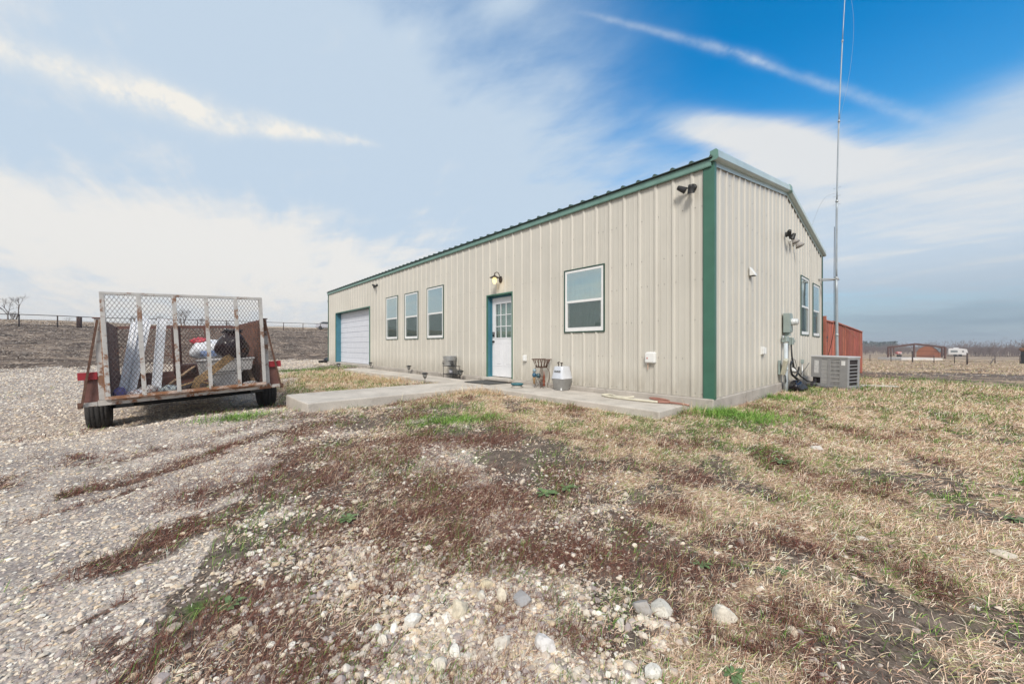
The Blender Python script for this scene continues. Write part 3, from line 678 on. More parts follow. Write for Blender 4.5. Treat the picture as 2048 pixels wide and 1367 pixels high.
# stubble and clods of the rising field
x, y, r = sample(70000, 29, 90, -60, -20, 1.3)
cv_ = look(x, y); keep = rng.random(len(x)) < np.clip(cv_['hill'] * .28 + cv_['gold'], 0, 1)
x, y, r = x[keep], y[keep], r[keep]
tag(blades('field_stubble', x, y, np.interp(r, [29, 90], [.10, .22]), wdt(r, .009) * np.interp(r, [29, 90], [1, 2.2]), .25, M_GRASS, [(.24,.19,.155),(.18,.14,.12),(.32,.26,.21),(.44,.36,.29),(.50,.43,.36)], .5), 'brown stubble and clods on the rising field', 'stubble', kind='stuff')
# ------------------------------------------------------------------ metal building
def paint(name, base, streak=.25, dirtcol=(.30,.26,.19), rough=.42, splash=True):
    m, n, p = new_mat(name)
    tc = n.n('ShaderNodeTexCoord').outputs['Object']
    sep = n.n('ShaderNodeSeparateXYZ'); n.L.new(tc, sep.inputs[0])
    c = n.mix(n.ss(n.noise(tc, .7, 4), .3, .7), tuple(v * .95 for v in base), tuple(v * 1.04 for v in base))
    sv = n.vm('MULTIPLY', tc, (11., 11., .28)); sv2 = n.vm('MULTIPLY', tc, (45., 45., .5))
    f = n.m('ADD', n.ss(n.noise(sv, 1., 4, .55), .47, .80), n.m('MULTIPLY', n.ss(n.noise(sv2, 1., 3, .5), .55, .8), .6))
    c = n.mix(n.m('MULTIPLY', f, streak), c, dirtcol)
    c = n.mix(n.m('MULTIPLY', n.ss(n.noise(tc, 38, 3), .66, .74), .12), c, dirtcol)
    lap = n.m('FRACT', n.m('ADD', n.m('DIVIDE', sep.outputs[0], .915), .03)); c = n.mix(n.m('MULTIPLY', n.ss(lap, .012, .004), .5), c, (.20, .18, .15))
    if splash:
        lowm = n.m('MULTIPLY', n.ss(sep.outputs[2], .0, .55, 1., 0.), n.lin(n.noise(n.vm('MULTIPLY', tc, (6., 6., 2.)), 1.3, 5, .65), .25, .75, .1, .9))
        c = n.mix(n.m('MULTIPLY', lowm, .6), c, (.24, .20, .145))
    n.put(p.inputs['Base Color'], c); p.inputs['Roughness'].default_value = rough
    n.put(p.inputs['Normal'], n.bump(n.noise(n.vm('MULTIPLY', tc, (2.2, 2.2, 1.1)), 1., 3), .20, .05))
    return m
M_WALL = paint('beige_metal', (.590, .560, .495), .13)
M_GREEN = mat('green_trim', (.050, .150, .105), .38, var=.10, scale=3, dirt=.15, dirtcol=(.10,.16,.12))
M_RAKE = mat('sky_sheen_green_trim', (.46, .545, .53), .28, var=.06, scale=2, dirt=.2, dirtcol=(.28,.33,.31))  # green trim, with the sky's reflection put into a paler base colour
M_ROOF = mat('roof_metal', (.06, .10, .085), .4, var=.12, dirt=.2)
M_GAP = mat('dark_eave_shade', (.02, .02, .02), .9)
M_WHITE = mat('white_vinyl', (.80, .80, .79), .35, var=.03, dirt=.12, dirtcol=(.55,.53,.48))
M_WTRIM = mat('dark_green_trim', (.030, .075, .055), .45, var=.1)
M_BLUE = mat('blue_jamb', (.055, .185, .245), .4, var=.08, dirt=.12, dirtcol=(.06,.12,.14))
M_SCREW = mat('screw', (.16, .15, .14), .5, metal=.6)
M_DOOR = mat('door_white', (.76, .765, .79), .4, var=.03, dirt=.08, dirtcol=(.5,.5,.5))
M_BLACK = mat('black_metal', (.018, .018, .018), .45)
M_LIGHTBLK = mat('lamp_black', (.016, .015, .015), .5, var=.2)

def concrete(name, base=(.43, .40, .365), stain=.5):
    m, n, p = new_mat(name); tc = n.n('ShaderNodeTexCoord').outputs['Object']
    c = n.mix(n.ss(n.noise(tc, 1.7, 6, .6), .3, .7), tuple(v * .84 for v in base), tuple(v * 1.12 for v in base))
    c = n.mix(n.m('MULTIPLY', n.ss(n.noise(tc, 5, 7, .68), .52, .70), stain), c, (.20, .175, .145))
    c = n.mix(n.m('MULTIPLY', n.ss(n.noise(tc, 90, 3), .56, .70), .35), c, (.22, .20, .18))
    v = n.vor(tc, 30); c = n.mix(n.m('MULTIPLY', n.ss(v.outputs['Distance'], .10, .04), .5), c, (.12, .10, .085))
    n.put(p.inputs['Base Color'], c); p.inputs['Roughness'].default_value = .9; p.inputs['Specular IOR Level'].default_value = .2
    n.put(p.inputs['Normal'], n.bump(n.m('ADD', n.noise(tc, 60, 5), n.noise(tc, 6, 4)), .25, .01))
    return m
M_CONC = concrete('walk_concrete', (.53, .485, .43), .30); M_FOUND = concrete('footing_concrete', (.45, .41, .365), .75)

bld = thing('metal_building', 'long beige metal building with green trim and white windows', 'building', MBLD)
RH = .021; PITCH = .305
BRK = [(-.036, 0), (-.014, RH), (.014, RH), (.036, 0)]
def prof(x):           # depth of the ribbed sheet at x
    u = (x + PITCH * 50) % PITCH
    u = u if u < PITCH / 2 else u - PITCH
    au = abs(u)
    if au <= .014: return RH
    if au <= .036: return RH * (.036 - au) / .022
    for c0 in (.102,):                                  # two low stiffening beads in the flat
        d = abs(au - c0)
        if d < .016: return .0035 * (1 - d / .016)
    return 0
def sheet_wall(x0, x1, top, holes, name, M, mat_, rows):
    xs = {x0, x1}
    k0 = int(math.floor(x0 / PITCH)) - 1; k1 = int(math.ceil(x1 / PITCH)) + 1
    for k in range(k0, k1 + 1):
        for d in (-.118, -.102, -.086, -.036, -.014, .014, .036, .086, .102, .118):
            v = k * PITCH + d
            if x0 < v < x1: xs.add(v)
    for h in holes: xs.add(h[0]); xs.add(h[1])
    xs = sorted(xs); b = MB()
    for a, c in zip(xs[:-1], xs[1:]):
        if c - a < 1e-5: continue
        mid = (a + c) / 2; ya, yc = -prof(a), -prof(c)
        zs = [(0, None)]
        cuts = sorted([(h[2], h[3]) for h in holes if h[0] <= mid <= h[1]])
        z = 0.; seg = []
        for q0, q1 in cuts:
            if q0 > z: seg.append((z, q0))
            z = q1
        seg.append((z, None))
        for s0, s1 in seg:
            ta = top(a) if s1 is None else s1; tc_ = top(c) if s1 is None else s1
            b.add([(a, ya, s0), (c, yc, s0), (c, yc, tc_), (a, ya, ta)], [(0, 1, 2, 3)])
    # fastener heads
    for z in rows:
        for k in range(k0, k1 + 1):
            for d, pr in ((.05, .75), (-.152, .35)):
                x = k * PITCH + d + rnd.uniform(-.004, .004)
                if not (x0 + .05 < x < x1 - .05) or z > top(x) - .1 or rnd.random() > pr: continue
                if any(h[0] - .05 < x < h[1] + .05 and h[2] - .05 < z < h[3] + .05 for h in holes): continue
                zz = z + rnd.uniform(-.01, .01); r_ = .0062
                vs = [(x + r_ * math.cos(t * 1.047), -prof(x) - .006, zz + r_ * math.sin(t * 1.047)) for t in range(6)]
                vs2 = [(p[0], p[1] + .007, p[2]) for p in vs]
                b.add(vs + vs2, [(0,1,2,3,4,5)] + [(i, i + 6, (i + 1) % 6 + 6, (i + 1) % 6) for i in range(6)], 1)
    o = b.build(name, [mat_, M_SCREW], bld, fix=False)
    if M is not None: o.matrix_basis = M
    return o
LX, LY, EAVE = 19.40, 8.98, 3.62
WINF = [(-11.952, -10.936, 1.07, 2.69), (-10.36, -9.376, 1.06, 2.675), (-8.758, -7.759, 1.058, 2.695), (-2.931, -1.948, 1.10, 2.393)]
GAR = (-18.133, -13.619, -.02, 2.50); DOOR = (-5.582, -4.576, -.02, 2.14)
WING = [(6.04, 7.005, 1.11, 2.668), (7.591, 8.575, 1.10, 2.635)]
SLOPE = .167
def gtop(y): return EAVE + .03 + SLOPE * (LY / 2 - abs(y - LY / 2))
rows = [.05, .62, 1.24, 1.86, 2.30, 3.02]
sheet_wall(-LX + .02, -.02, lambda x: EAVE, WINF + [GAR, DOOR], 'front_wall', None, M_WALL, rows)
sheet_wall(.02, LY - .02, gtop, WING, 'gable_wall', RZ(R(90)), M_WALL, rows + [3.5, 4.1])
b = MB(); b.bx(-LX, 0, LY - .02, LY, 0, EAVE); b.build('back_wall', M_WALL, bld)
b = MB(); b.prism([(-LX + .01, 0.04, 0), (-LX + .01, LY - .04, 0), (-LX + .01, LY - .04, gtop(0)), (-LX + .01, LY / 2, gtop(LY / 2)), (-LX + .01, .04, gtop(0))], (.02, 0, 0)); b.build('end_wall', M_WALL, bld)
# footing
b = MB(); b.bx(-LX - .03, .035, -.05, LY + .03, -.75, -.004); o = b.build('footing', M_FOUND, bld, .02)
# corner trim
b = MB()
for X0 in (0.,):
    b.prism([(-.125, -RH - .004, 0), (.040, -RH - .004, 0), (.040, .055, 0), (.033, .055, 0), (.033, -RH + .003, 0), (-.125, -RH + .003, 0)], (0, 0, EAVE + .045))
    b.bx(-.128, -.120, -RH - .004, .0, -.0, EAVE + .044)
o = b.build('corner_trim', M_GREEN, bld); o.location.z = -.012
b = MB(); b.bx(-LX - .012, -LX + .07, -RH - .006, -RH, -.01, EAVE - .04); b.bx(-LX - .014, -LX - .006, -RH - .006, .12, -.01, EAVE - .04); b.build('corner_trim', M_GREEN, bld)
b = MB(); b.bx(.030, .037, LY - .085, LY + .01, -.01, EAVE + .0); b.bx(-.06, .037, LY + .002, LY + .012, -.01, EAVE); b.build('corner_trim', M_GREEN, bld)
# eave fascia
b = MB()
b.prism([(-LX - .03, -.028, EAVE - .05), (-LX - .03, -.052, EAVE - .05), (-LX - .03, -.058, EAVE - .035), (-LX - .03, -.058, EAVE + .075), (-LX - .03, -.028, EAVE + .085)], (LX + .03 - .001, 0, 0))
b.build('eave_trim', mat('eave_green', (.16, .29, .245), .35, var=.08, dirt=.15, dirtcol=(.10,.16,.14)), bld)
# roof sheets: ribbed
b = MB()
def roofz(y): return EAVE + .085 + SLOPE * (LY / 2 - abs(y - LY / 2)) + .012
xs = []
for k in range(-64, 1):
    for d in (-.040, -.016, .016, .040):
        v = k * PITCH + d + .02
        if -LX - .03 < v < .03: xs.append((v, .034 if abs(d) < .02 else 0.))
xs = [(-LX - .03, 0)] + xs + [(.03, 0)]
for y0, y1 in ((-.095, LY / 2), (LY / 2, LY + .095)):
    for (a, ha), (c, hc) in zip(xs[:-1], xs[1:]):
        za, zb = roofz(y0), roofz(y1)
        b.add([(a, y0, za + ha), (c, y0, za + hc), (c, y1, zb + hc), (a, y1, zb + ha)], [(0, 1, 2, 3)])
        if y0 < 0:
            b.add([(a, y0, za - .012), (c, y0, za - .012), (c, y0, za + hc), (a, y0, za + ha)], [(0, 1, 2, 3)])
rf = b.build('roof', M_ROOF, bld, fix=False)
b = MB(); b.bx(-LX - .02, .02, -.085, -.059, EAVE + .06, EAVE + .084); b.build('eave_shade_strip', M_GAP, bld)  # black strip standing in for the shade under the roof ribs
# rake trim along both slopes of the gable: a sculpted box section with mitred ends, standing off the ribs
SEC = [(-.012, .0), (.046, .0), (.080, .004), (.100, .018), (.110, .030), (.104, .135), (.076, .168), (-.012, .150)]
def rake(ya, yb):
    b = MB(); n = len(SEC)
    za = EAVE + .03 + SLOPE * (LY / 2 - abs(ya - LY / 2)); zb = EAVE + .03 + SLOPE * (LY / 2 - abs(yb - LY / 2))
    b.add([(u, ya, za + v) for u, v in SEC] + [(u, yb, zb + v) for u, v in SEC], [(i, (i + 1) % n, n + (i + 1) % n, n + i) for i in range(n)])
    return b.build('rake_trim', M_RAKE, bld)
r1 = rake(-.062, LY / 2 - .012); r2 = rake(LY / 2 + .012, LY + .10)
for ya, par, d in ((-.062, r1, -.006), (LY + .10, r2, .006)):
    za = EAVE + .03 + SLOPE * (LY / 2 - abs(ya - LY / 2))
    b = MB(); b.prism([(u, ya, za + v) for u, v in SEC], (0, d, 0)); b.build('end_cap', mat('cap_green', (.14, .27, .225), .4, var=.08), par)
b = MB(); zc = EAVE + .03 + SLOPE * LY / 2
b.prism([(u * 1.06 + .003, LY / 2 - .07, zc - .012 + v * 1.07) for u, v in SEC], (0, .07, .012)); b.prism([(u * 1.06 + .003, LY / 2, zc + v * 1.07) for u, v in SEC], (0, .09, -.015))
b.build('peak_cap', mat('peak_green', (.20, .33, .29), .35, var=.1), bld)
# inner drip strip: pale angle just under the rake
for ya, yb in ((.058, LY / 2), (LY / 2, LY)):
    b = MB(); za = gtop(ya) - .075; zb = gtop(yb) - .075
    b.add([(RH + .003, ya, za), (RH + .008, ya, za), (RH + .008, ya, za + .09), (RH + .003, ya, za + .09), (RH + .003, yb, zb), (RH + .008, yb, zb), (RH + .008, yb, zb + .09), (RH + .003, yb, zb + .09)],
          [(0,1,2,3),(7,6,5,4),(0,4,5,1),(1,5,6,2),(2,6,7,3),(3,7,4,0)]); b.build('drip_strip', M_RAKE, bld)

# windows
def glass_mat(name, tint, refl):
    m, n, p = new_mat(name); nt = m.node_tree; nt.nodes.remove(p); o = nt.nodes['Material Output']
    tr = n.n('ShaderNodeBsdfTransparent'); tr.inputs[0].default_value = tint + (1,)
    gl = n.n('ShaderNodeBsdfGlossy'); gl.inputs['Roughness'].default_value = .015; gl.inputs['Color'].default_value = (.92, .97, .95, 1)
    tc = n.n('ShaderNodeTexCoord').outputs['Object']
    n.put(gl.inputs['Normal'], n.bump(n.noise(tc, 1.1, 2), .06, .05))
    lw = n.n('ShaderNodeLayerWeight'); lw.inputs['Blend'].default_value = .5
    mx = n.n('ShaderNodeMixShader'); n.put(mx.inputs[0], n.lin(n.m('POWER', lw.outputs['Facing'], 3.), 0, 1, refl, .85))
    n.L.new(tr.outputs[0], mx.inputs[1]); n.L.new(gl.outputs[0], mx.inputs[2]); n.L.new(mx.outputs[0], o.inputs[0]); return m
M_GLASS = glass_mat('window_glass', (.66, .80, .79), .44)
M_GLASSD = glass_mat('door_glass', (.70, .78, .76), .14)
m_, n_, p_ = new_mat('insect_screen'); nt_m = m_.node_tree; tr_ = n_.n('ShaderNodeBsdfTransparent'); mx_ = n_.n('ShaderNodeMixShader'); mx_.inputs[0].default_value = .5
p_.inputs['Base Color'].default_value = (.055, .08, .075, 1); p_.inputs['Roughness'].default_value = .8
n_.L.new(tr_.outputs[0], mx_.inputs[1]); n_.L.new(p_.outputs[0], mx_.inputs[2]); n_.L.new(mx_.outputs[0], nt_m.nodes['Material Output'].inputs[0]); M_SCREEN = m_
M_BLIND = mat('blind_slats', (.66, .70, .67), .6, var=.06)
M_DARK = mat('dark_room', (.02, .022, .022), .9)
def window(w, M, blind='slats', mull=False):
    x0, x1, z0, z1 = w; Wd = x1 - x0; Ht = z1 - z0; t = .048
    base = M @ T((x0, 0, z0))
    b = MB(); y0, y1 = -RH - .002, .07
    b.bx(-.010, Wd + .010, y0, y1, -.010, .012); b.bx(-.012, Wd + .012, y0, y1, Ht - .014, Ht + .012)
    b.bx(-.012, .014, y0, y1, .014, Ht - .014); b.bx(Wd - .014, Wd + .012, y0, y1, .014, Ht - .014)
    win = b.build('window', M_WTRIM, bld); win.matrix_basis = base
    b = MB(); i0, i1 = .015, Wd - .015; j0, j1 = .015, Ht - .015; ya, yb = -RH + .004, .055
    b.bx(i0, i1, ya, yb, j0, j0 + t + .012); b.bx(i0, i1, ya, yb, j1 - t, j1)
    b.bx(i0, i0 + t, ya, yb, j0 + t + .012, j1 - t); b.bx(i1 - t, i1, ya, yb, j0 + t + .012, j1 - t)
    zm = j0 + (j1 - j0) * .485
    b.bx(i0 + t, i1 - t, ya + .006, yb, zm - .022, zm + .030)
    b.bx(i0 + t, i0 + t + .022, ya + .016, yb, j0 + t + .012, zm - .022); b.bx(i1 - t - .022, i1 - t, ya + .016, yb, j0 + t + .012, zm - .022)
    b.bx(i0 + t + .022, i1 - t - .022, ya + .016, yb, j0 + t + .012, j0 + t + .036)
    b.build('frame', M_WHITE, win, .003)
    b = MB(); b.bx(i0 + t, i1 - t, -.012, -.008, zm + .03, j1 - t); b.build('pane', M_GLASS, win)
    b = MB(); b.bx(i0 + t, i1 - t, .012, .016, j0 + t + .012, zm - .022); b.build('pane', M_GLASS, win)
    b = MB(); b.quad((i0 + t + .022, -.016, j0 + t + .036), (i1 - t - .022, -.016, j0 + t + .036), (i1 - t - .022, -.016, zm - .022), (i0 + t + .022, -.016, zm - .022)); b.build('insect_screen', M_SCREEN, win)
    b = MB(); z = j0 + .02
    if blind == 'slats':
        while z < j1 - .03:
            b.add([(i0 + .03, .066, z), (i1 - .03, .066, z), (i1 - .03, .094, z + .036), (i0 + .03, .094, z + .036)], [(0, 1, 2, 3)]); z += .040
        for xx in (.22, .5, .78): b.bx(i0 + Wd * xx - .002, i0 + Wd * xx + .002, .062, .065, j0, j1)
    else:
        n = 26
        for k in range(n):
            xa, xb = i0 + (i1 - i0) * k / n, i0 + (i1 - i0) * (k + 1) / n
            d = lambda i: .085 + .012 * math.sin(i * 1.9) + .006 * math.sin(i * 4.3)
            b.add([(xa, d(k), j0), (xb, d(k + 1), j0), (xb, d(k + 1), j1), (xa, d(k), j1)], [(0, 1, 2, 3)])
    b.build('blind', M_BLIND, win, fix=False)
    b = MB(); b.bx(i0 - .01, i1 + .01, .13, .14, j0 - .01, j1 + .01); b.build('room_backing', M_DARK, win)  # dark sheet added behind the blind to stop light leaking through
    return win
for w_ in WINF[:3]: window(w_, Matrix())
window(WINF[3], Matrix(), 'curtain')
for w_ in WING: window(w_, RZ(R(90)), 'curtain' if w_[0] > 7 else 'slats')

# entry door, set back in a blue steel jamb
x0, x1, z0, z1 = DOOR; dpt = .165
b = MB()
b.bx(x0 - .012, x0 + .022, -RH - .010, -.0, .0, z1 + .012); b.bx(x1 - .022, x1 + .012, -RH - .010, -.0, .0, z1 + .012); b.bx(x0 + .022, x1 - .022, -RH - .010, -.0, z1 - .022, z1 + .012)
b.bx(x0 - .01, x1 + .01, .001, dpt + .06, z1 - .020, z1 + .01)
dt = b.build('door_trim', M_GREEN, bld)
b = MB()
for xa, xb in ((x0 - .004, x0 + .012), (x1 - .012, x1 + .004)): b.bx(xa, xb, .001, dpt + .05, .0, z1 - .021)
b.bx(x0 + .012, x0 + .052, dpt * .62, dpt + .05, .0, z1 - .021); b.bx(x1 - .052, x1 - .012, dpt * .62, dpt + .05, .0, z1 - .021); b.bx(x0 + .052, x1 - .052, dpt * .62, dpt + .05, z1 - .062, z1 - .021)
b.build('door_jamb', M_BLUE, bld, .003)
a0, a1, c0, c1 = x0 + .055, x1 - .055, .022, z1 - .066; yd = dpt * .62 + .022
dr = MB(); Wd = a1 - a0
g0, g1, h0, h1 = a0 + .135, a1 - .135, 1.03, c1 - .16
dr.bx(a0, a1, yd, yd + .04, c0, h0); dr.bx(a0, a1, yd, yd + .04, h1, c1); dr.bx(a0, g0, yd, yd + .04, h0, h1); dr.bx(g1, a1, yd, yd + .04, h0, h1)
for xa, xb in ((a0 + .13, a0 + Wd / 2 - .05), (a0 + Wd / 2 + .05, a1 - .13)):     # raised lower panels
    for za, zb in ((.30, .90),):
        for (p0, p1, q0, q1) in ((xa, xb, za, za + .018), (xa, xb, zb - .018, zb), (xa, xa + .018, za + .018, zb - .018), (xb - .018, xb, za + .018, zb - .018)): dr.bx(p0, p1, yd - .006, yd - .0003, q0, q1)
        dr.bx(xa + .05, xb - .05, yd - .008, yd - .0003, za + .05, zb - .05)
door = dr.build('entry_door', M_DOOR, bld, .003)
b = MB(); b.bx(g0, g1, yd + .012, yd + .018, h0, h1); b.build('pane', M_GLASSD, door)
b = MB(); t = .022
b.bx(g0 - .02, g1 + .02, yd - .010, yd - .0005, h0 - .02, h0 + .004); b.bx(g0 - .02, g1 + .02, yd - .010, yd - .0005, h1 - .004, h1 + .02); b.bx(g0 - .02, g0 + .004, yd - .010, yd - .0005, h0 + .004, h1 - .004); b.bx(g1 - .004, g1 + .02, yd - .010, yd - .0005, h0 + .004, h1 - .004)
for k in (1, 2): b.bx(g0 + (g1 - g0) * k / 3 - .009, g0 + (g1 - g0) * k / 3 + .009, yd - .004, yd + .010, h0 + .004, h1 - .004)
for k in (1, 2): b.bx(g0 + .004, g1 - .004, yd - .006, yd + .008, h0 + (h1 - h0) * k / 3 - .009, h0 + (h1 - h0) * k / 3 + .009)
b.build('glazing_bars', M_DOOR, door)
b = MB(); n = 22
for k in range(n):
    xa, xb = g0 + (g1 - g0) * k / n, g0 + (g1 - g0) * (k + 1) / n; d = lambda i: yd + .07 + .012 * math.sin(i * 2.1)
    b.add([(xa, d(k), h0 - .05), (xb, d(k + 1), h0 - .05), (xb, d(k + 1), h1 + .05), (xa, d(k), h1 + .05)], [(0, 1, 2, 3)])
b.build('curtain', mat('pale_curtain', (.55, .58, .55), .8), door, fix=False)
b = MB(); b.lathe([(.0, .052), (.026, .050), (.030, .035), (.014, .022), (.014, .012), (.032, .008), (.032, 0)], 14, T((a0 + .065, yd, .93)) @ RX(R(90))); b.build('handle', M_BLACK, door)
b = MB(); b.box((a0 + .065, yd - .014, 1.12), (.062, .026, .13)); b.box((a0 + .065, yd - .028, 1.145), (.036, .004, .05), None, 1); b.build('keypad_lock', [M_BLACK, mat('lock_pad', (.25, .25, .26), .3)], door, .006)
b = MB(); b.bx(x0 - .02, x1 + .02, -.16, dpt + .05, -.06, .004); b.build('door_sill', M_CONC, bld, .01)
b = MB(); b.bx(x0 - .05, x1 + .05, yd + .16, yd + .17, 0, z1); b.build('room_backing', M_DARK, bld)  # dark sheet added behind the door to stop light leaking through
# garage door
x0, x1, z0, z1 = GAR
b = MB()
b.bx(x0 - .010, x0 + .020, -RH - .008, 0, 0, z1 + .012); b.bx(x1 - .020, x1 + .010, -RH - .008, 0, 0, z1 + .012); b.bx(x0 + .02, x1 - .02, -RH - .008, 0, z1 - .02, z1 + .012); b.bx(x0 - .01, x1 + .01, .001, .30, z1 - .018, z1 + .01)
b.build('garage_trim', M_GREEN, bld)
for xa, xb in ((x0 - .005, x0 + .015), (x1 - .015, x1 + .005)): b = MB(); b.bx(xa, xb, .001, .30, .0, z1 - .019); b.build('garage_jamb', M_BLUE, bld)
b = MB(); nsec = 5; hs = (z1 - .02) / nsec; ygd = .24
for k in range(nsec):
    za = .004 + k * hs; zb = za + hs
    pr_ = [(ygd + .02, za), (ygd, za + .012), (ygd, za + hs * .46), (ygd + .014, za + hs * .468), (ygd + .014, za + hs * .492), (ygd, za + hs * .50), (ygd, zb - .022), (ygd + .02, zb - .018), (ygd + .02, zb - .001)]
    for (ya, q0), (yb, q1) in zip(pr_[:-1], pr_[1:]): b.add([(x0 + .016, ya, q0), (x1 - .016, ya, q0), (x1 - .016, yb, q1), (x0 + .016, yb, q1)], [(0, 1, 2, 3)])
b.bx(x0 + .016, x1 - .016, ygd + .03, ygd + .04, 0, z1)
b.build('garage_door', mat('garage_white', (.66, .68, .74), .45, var=.04, dirt=.1, dirtcol=(.45,.46,.5)), bld, fix=False)

# concrete walk: a strip along the wall and a branch towards the drive
def slab(name, x0, x1, y0, y1, zt, zb, chips=0):
    b = MB(); nx = max(2, int((x1 - x0) / .25)); ny = max(2, int((y1 - y0) / .25)); vs = []; fs = []
    for i in range(nx + 1):
        for j in range(ny + 1):
            X = x0 + (x1 - x0) * i / nx; Y = y0 + (y1 - y0) * j / ny
            e = (i in (0, nx)) + (j in (0, ny)); w_ = .012 * math.sin(X * 3.1 + Y) + .008 * math.sin(X * 7.7 - Y * 5)
            if i in (0, nx): X += w_ * .8
            if j in (0, ny): Y += w_ * .8
            vs.append((X, Y, zt + .004 * math.sin(X * 1.3) - .006 * (e > 1)))
    idx = lambda i, j: i * (ny + 1) + j
    for i in range(nx):
        for j in range(ny): fs.append((idx(i, j), idx(i + 1, j), idx(i + 1, j + 1), idx(i, j + 1)))
    b.add(vs, fs)
    edge = [idx(i, 0) for i in range(nx + 1)] + [idx(nx, j) for j in range(1, ny + 1)] + [idx(i, ny) for i in range(nx - 1, -1, -1)] + [idx(0, j) for j in range(ny - 1, 0, -1)]
    o0 = len(b.v); low = [(b.v[e][0], b.v[e][1], zb) for e in edge]; b.add(low, [])
    for k in range(len(edge)):
        k2 = (k + 1) % len(edge); b.f.append((edge[k], edge[k2], o0 + k2, o0 + k)); b.m.append(0); b.s.append(False)
    return b
b = slab('walk', -13.5, -.28, -1.12, -.30, -.095, -.5); b2 = slab('walk', -6.10, -.30, -.298, -.055, -.095, -.5); b.add(b2.v, b2.f)
wk = b.build('concrete_walk', M_CONC, None, .018); wk.matrix_basis = MBLD; tag(wk, 'pale concrete walk running along the front of the metal building', 'walk', kind='structure')
b = slab('walk', -5.95, -4.42, -4.60, -1.135, -.100, -.5); wk2 = b.build('concrete_path', M_CONC, None, .018); wk2.matrix_basis = MBLD
tag(wk2, 'pale concrete branch path from the entry door towards the gravel drive', 'path', kind='structure')
# ------------------------------------------------------------------ things fixed to or set by the building
M_BRONZE = mat('bronze_metal', (.045, .032, .024), .5, metal=.4, var=.2)
M_LENS = mat('lamp_lens', (.55, .56, .55), .25)
M_PLAST = mat('white_plastic', (.78, .78, .76), .4, var=.03, dirt=.06)
M_GREYBOX = mat('grey_enamel', (.30, .36, .34), .45, var=.07, dirt=.2, dirtcol=(.22,.24,.22))
M_PVC = mat('grey_conduit', (.50, .55, .58), .5, var=.08, dirt=.15)
M_CABLE = mat('black_cable', (.015, .015, .016), .5)
M_GALV = mat('galvanised', (.46, .47, .475), .42, metal=.55, var=.10, scale=9, dirt=.15, dirtcol=(.30,.29,.27))
M_RUBBER = mat('black_rubber', (.026, .024, .023), .8, var=.3, scale=20, dirt=.35, dirtcol=(.13,.11,.09))
M_RUSTY = mat('rusty_rod', (.11, .055, .035), .8, var=.3, scale=20)

def floodlight(name, label, M, heads, group, s=1.0):
    t = thing(name, label, 'floodlight', M, group)
    b = MB(); b.lathe([(.0, .035), (.040, .034), (.058, .026), (.062, .0)], 16, RX(R(90))); b.build('backplate', M_LIGHTBLK, t)
    b = MB(); b.tube([(0, -.03, -.01), (0, -.07, -.045), (0, -.09, -.06)], .018, 10); b.box((0, -.095, -.075), (.055, .06, .045)); b.build('motion_sensor', M_LIGHTBLK, t, .004)
    for hx, hy, hz, yaw, pit in heads:
        h = MB(); m = T((hx, hy, hz)) @ RZ(R(yaw)) @ RX(R(pit))
        h.lathe([(.020, .085), (.034, .080), (.040, .05), (.052, -.045), (.056, -.05)], 16, m)
        h.tube([(0, -.03, 0), (hx * .5, hy * .6 - .01, hz * .4), tuple(m @ Vector((0, 0, .06)))], .012, 8)
        hd = h.build('lamp_head', M_LIGHTBLK, t)
        l = MB(); l.lathe([(.0, -.047), (.050, -.046)], 16, m); l.build('lens', M_LENS, hd, fix=False)
    return t
GF = 'twin security floodlights on the walls'
hd1 = [(-.12, -.10, .0, 70, 60), (.04, -.12, -.06, -25, 25)]
fl = floodlight('security_floodlight', 'black twin floodlight high on the front wall beside the green corner post', front(-.285, 3.335, .01), [(-.13, -.09, -.01, -70, 58), (.02, -.13, -.075, 15, 22)], GF)
copy_thing(fl, front(-12.83, 3.30, .01), 'small black floodlight high on the front wall right of the garage door')
copy_thing(fl, MBLD @ T((-LX - .0, .06, 3.30)) @ RZ(R(-90)), 'black floodlight on the far end corner beyond the garage door')
copy_thing(fl, gable(4.35, 3.39, .03), 'black twin floodlight high on the gable wall above the two bell hoods')
# bell-shaped hoods on the gable
for (Y, Z, lab) in ((4.76, 3.33, 'small grey bell hood on the gable wall just below the black floodlight'), (5.16, 3.32, 'larger pale bell hood on the gable wall, farther right of the floodlight')):
    t = thing('bell_hood', lab, 'vent hood', gable(Y, Z, .03), 'bell hoods on the gable wall')
    k = .95 if Y < 5 else 1.12
    b = MB(); m = T((0, -.085, .0)) @ RX(R(-28))
    b.lathe([(.018 * k, .085 * k), (.030 * k, .070 * k), (.045 * k, .02 * k), (.085 * k, -.07 * k), (.092 * k, -.075 * k)], 18, m); b.build('shade', mat('hood_grey', (.34, .32, .30), .6, dirt=.3), t, fix=False)
    b = MB(); b.lathe([(.0, .02), (.035, .018), (.04, 0)], 14, RX(R(90))); b.tube([(0, -.01, .0), (0, -.05, .05), (0, -.055, .06)], .014, 8); b.build('mount', M_PLAST, t)
    b = MB(); b.lathe([(.0, -.066 * k), (.078 * k, -.064 * k)], 18, m); b.build('opening', M_DARK, t, fix=False)
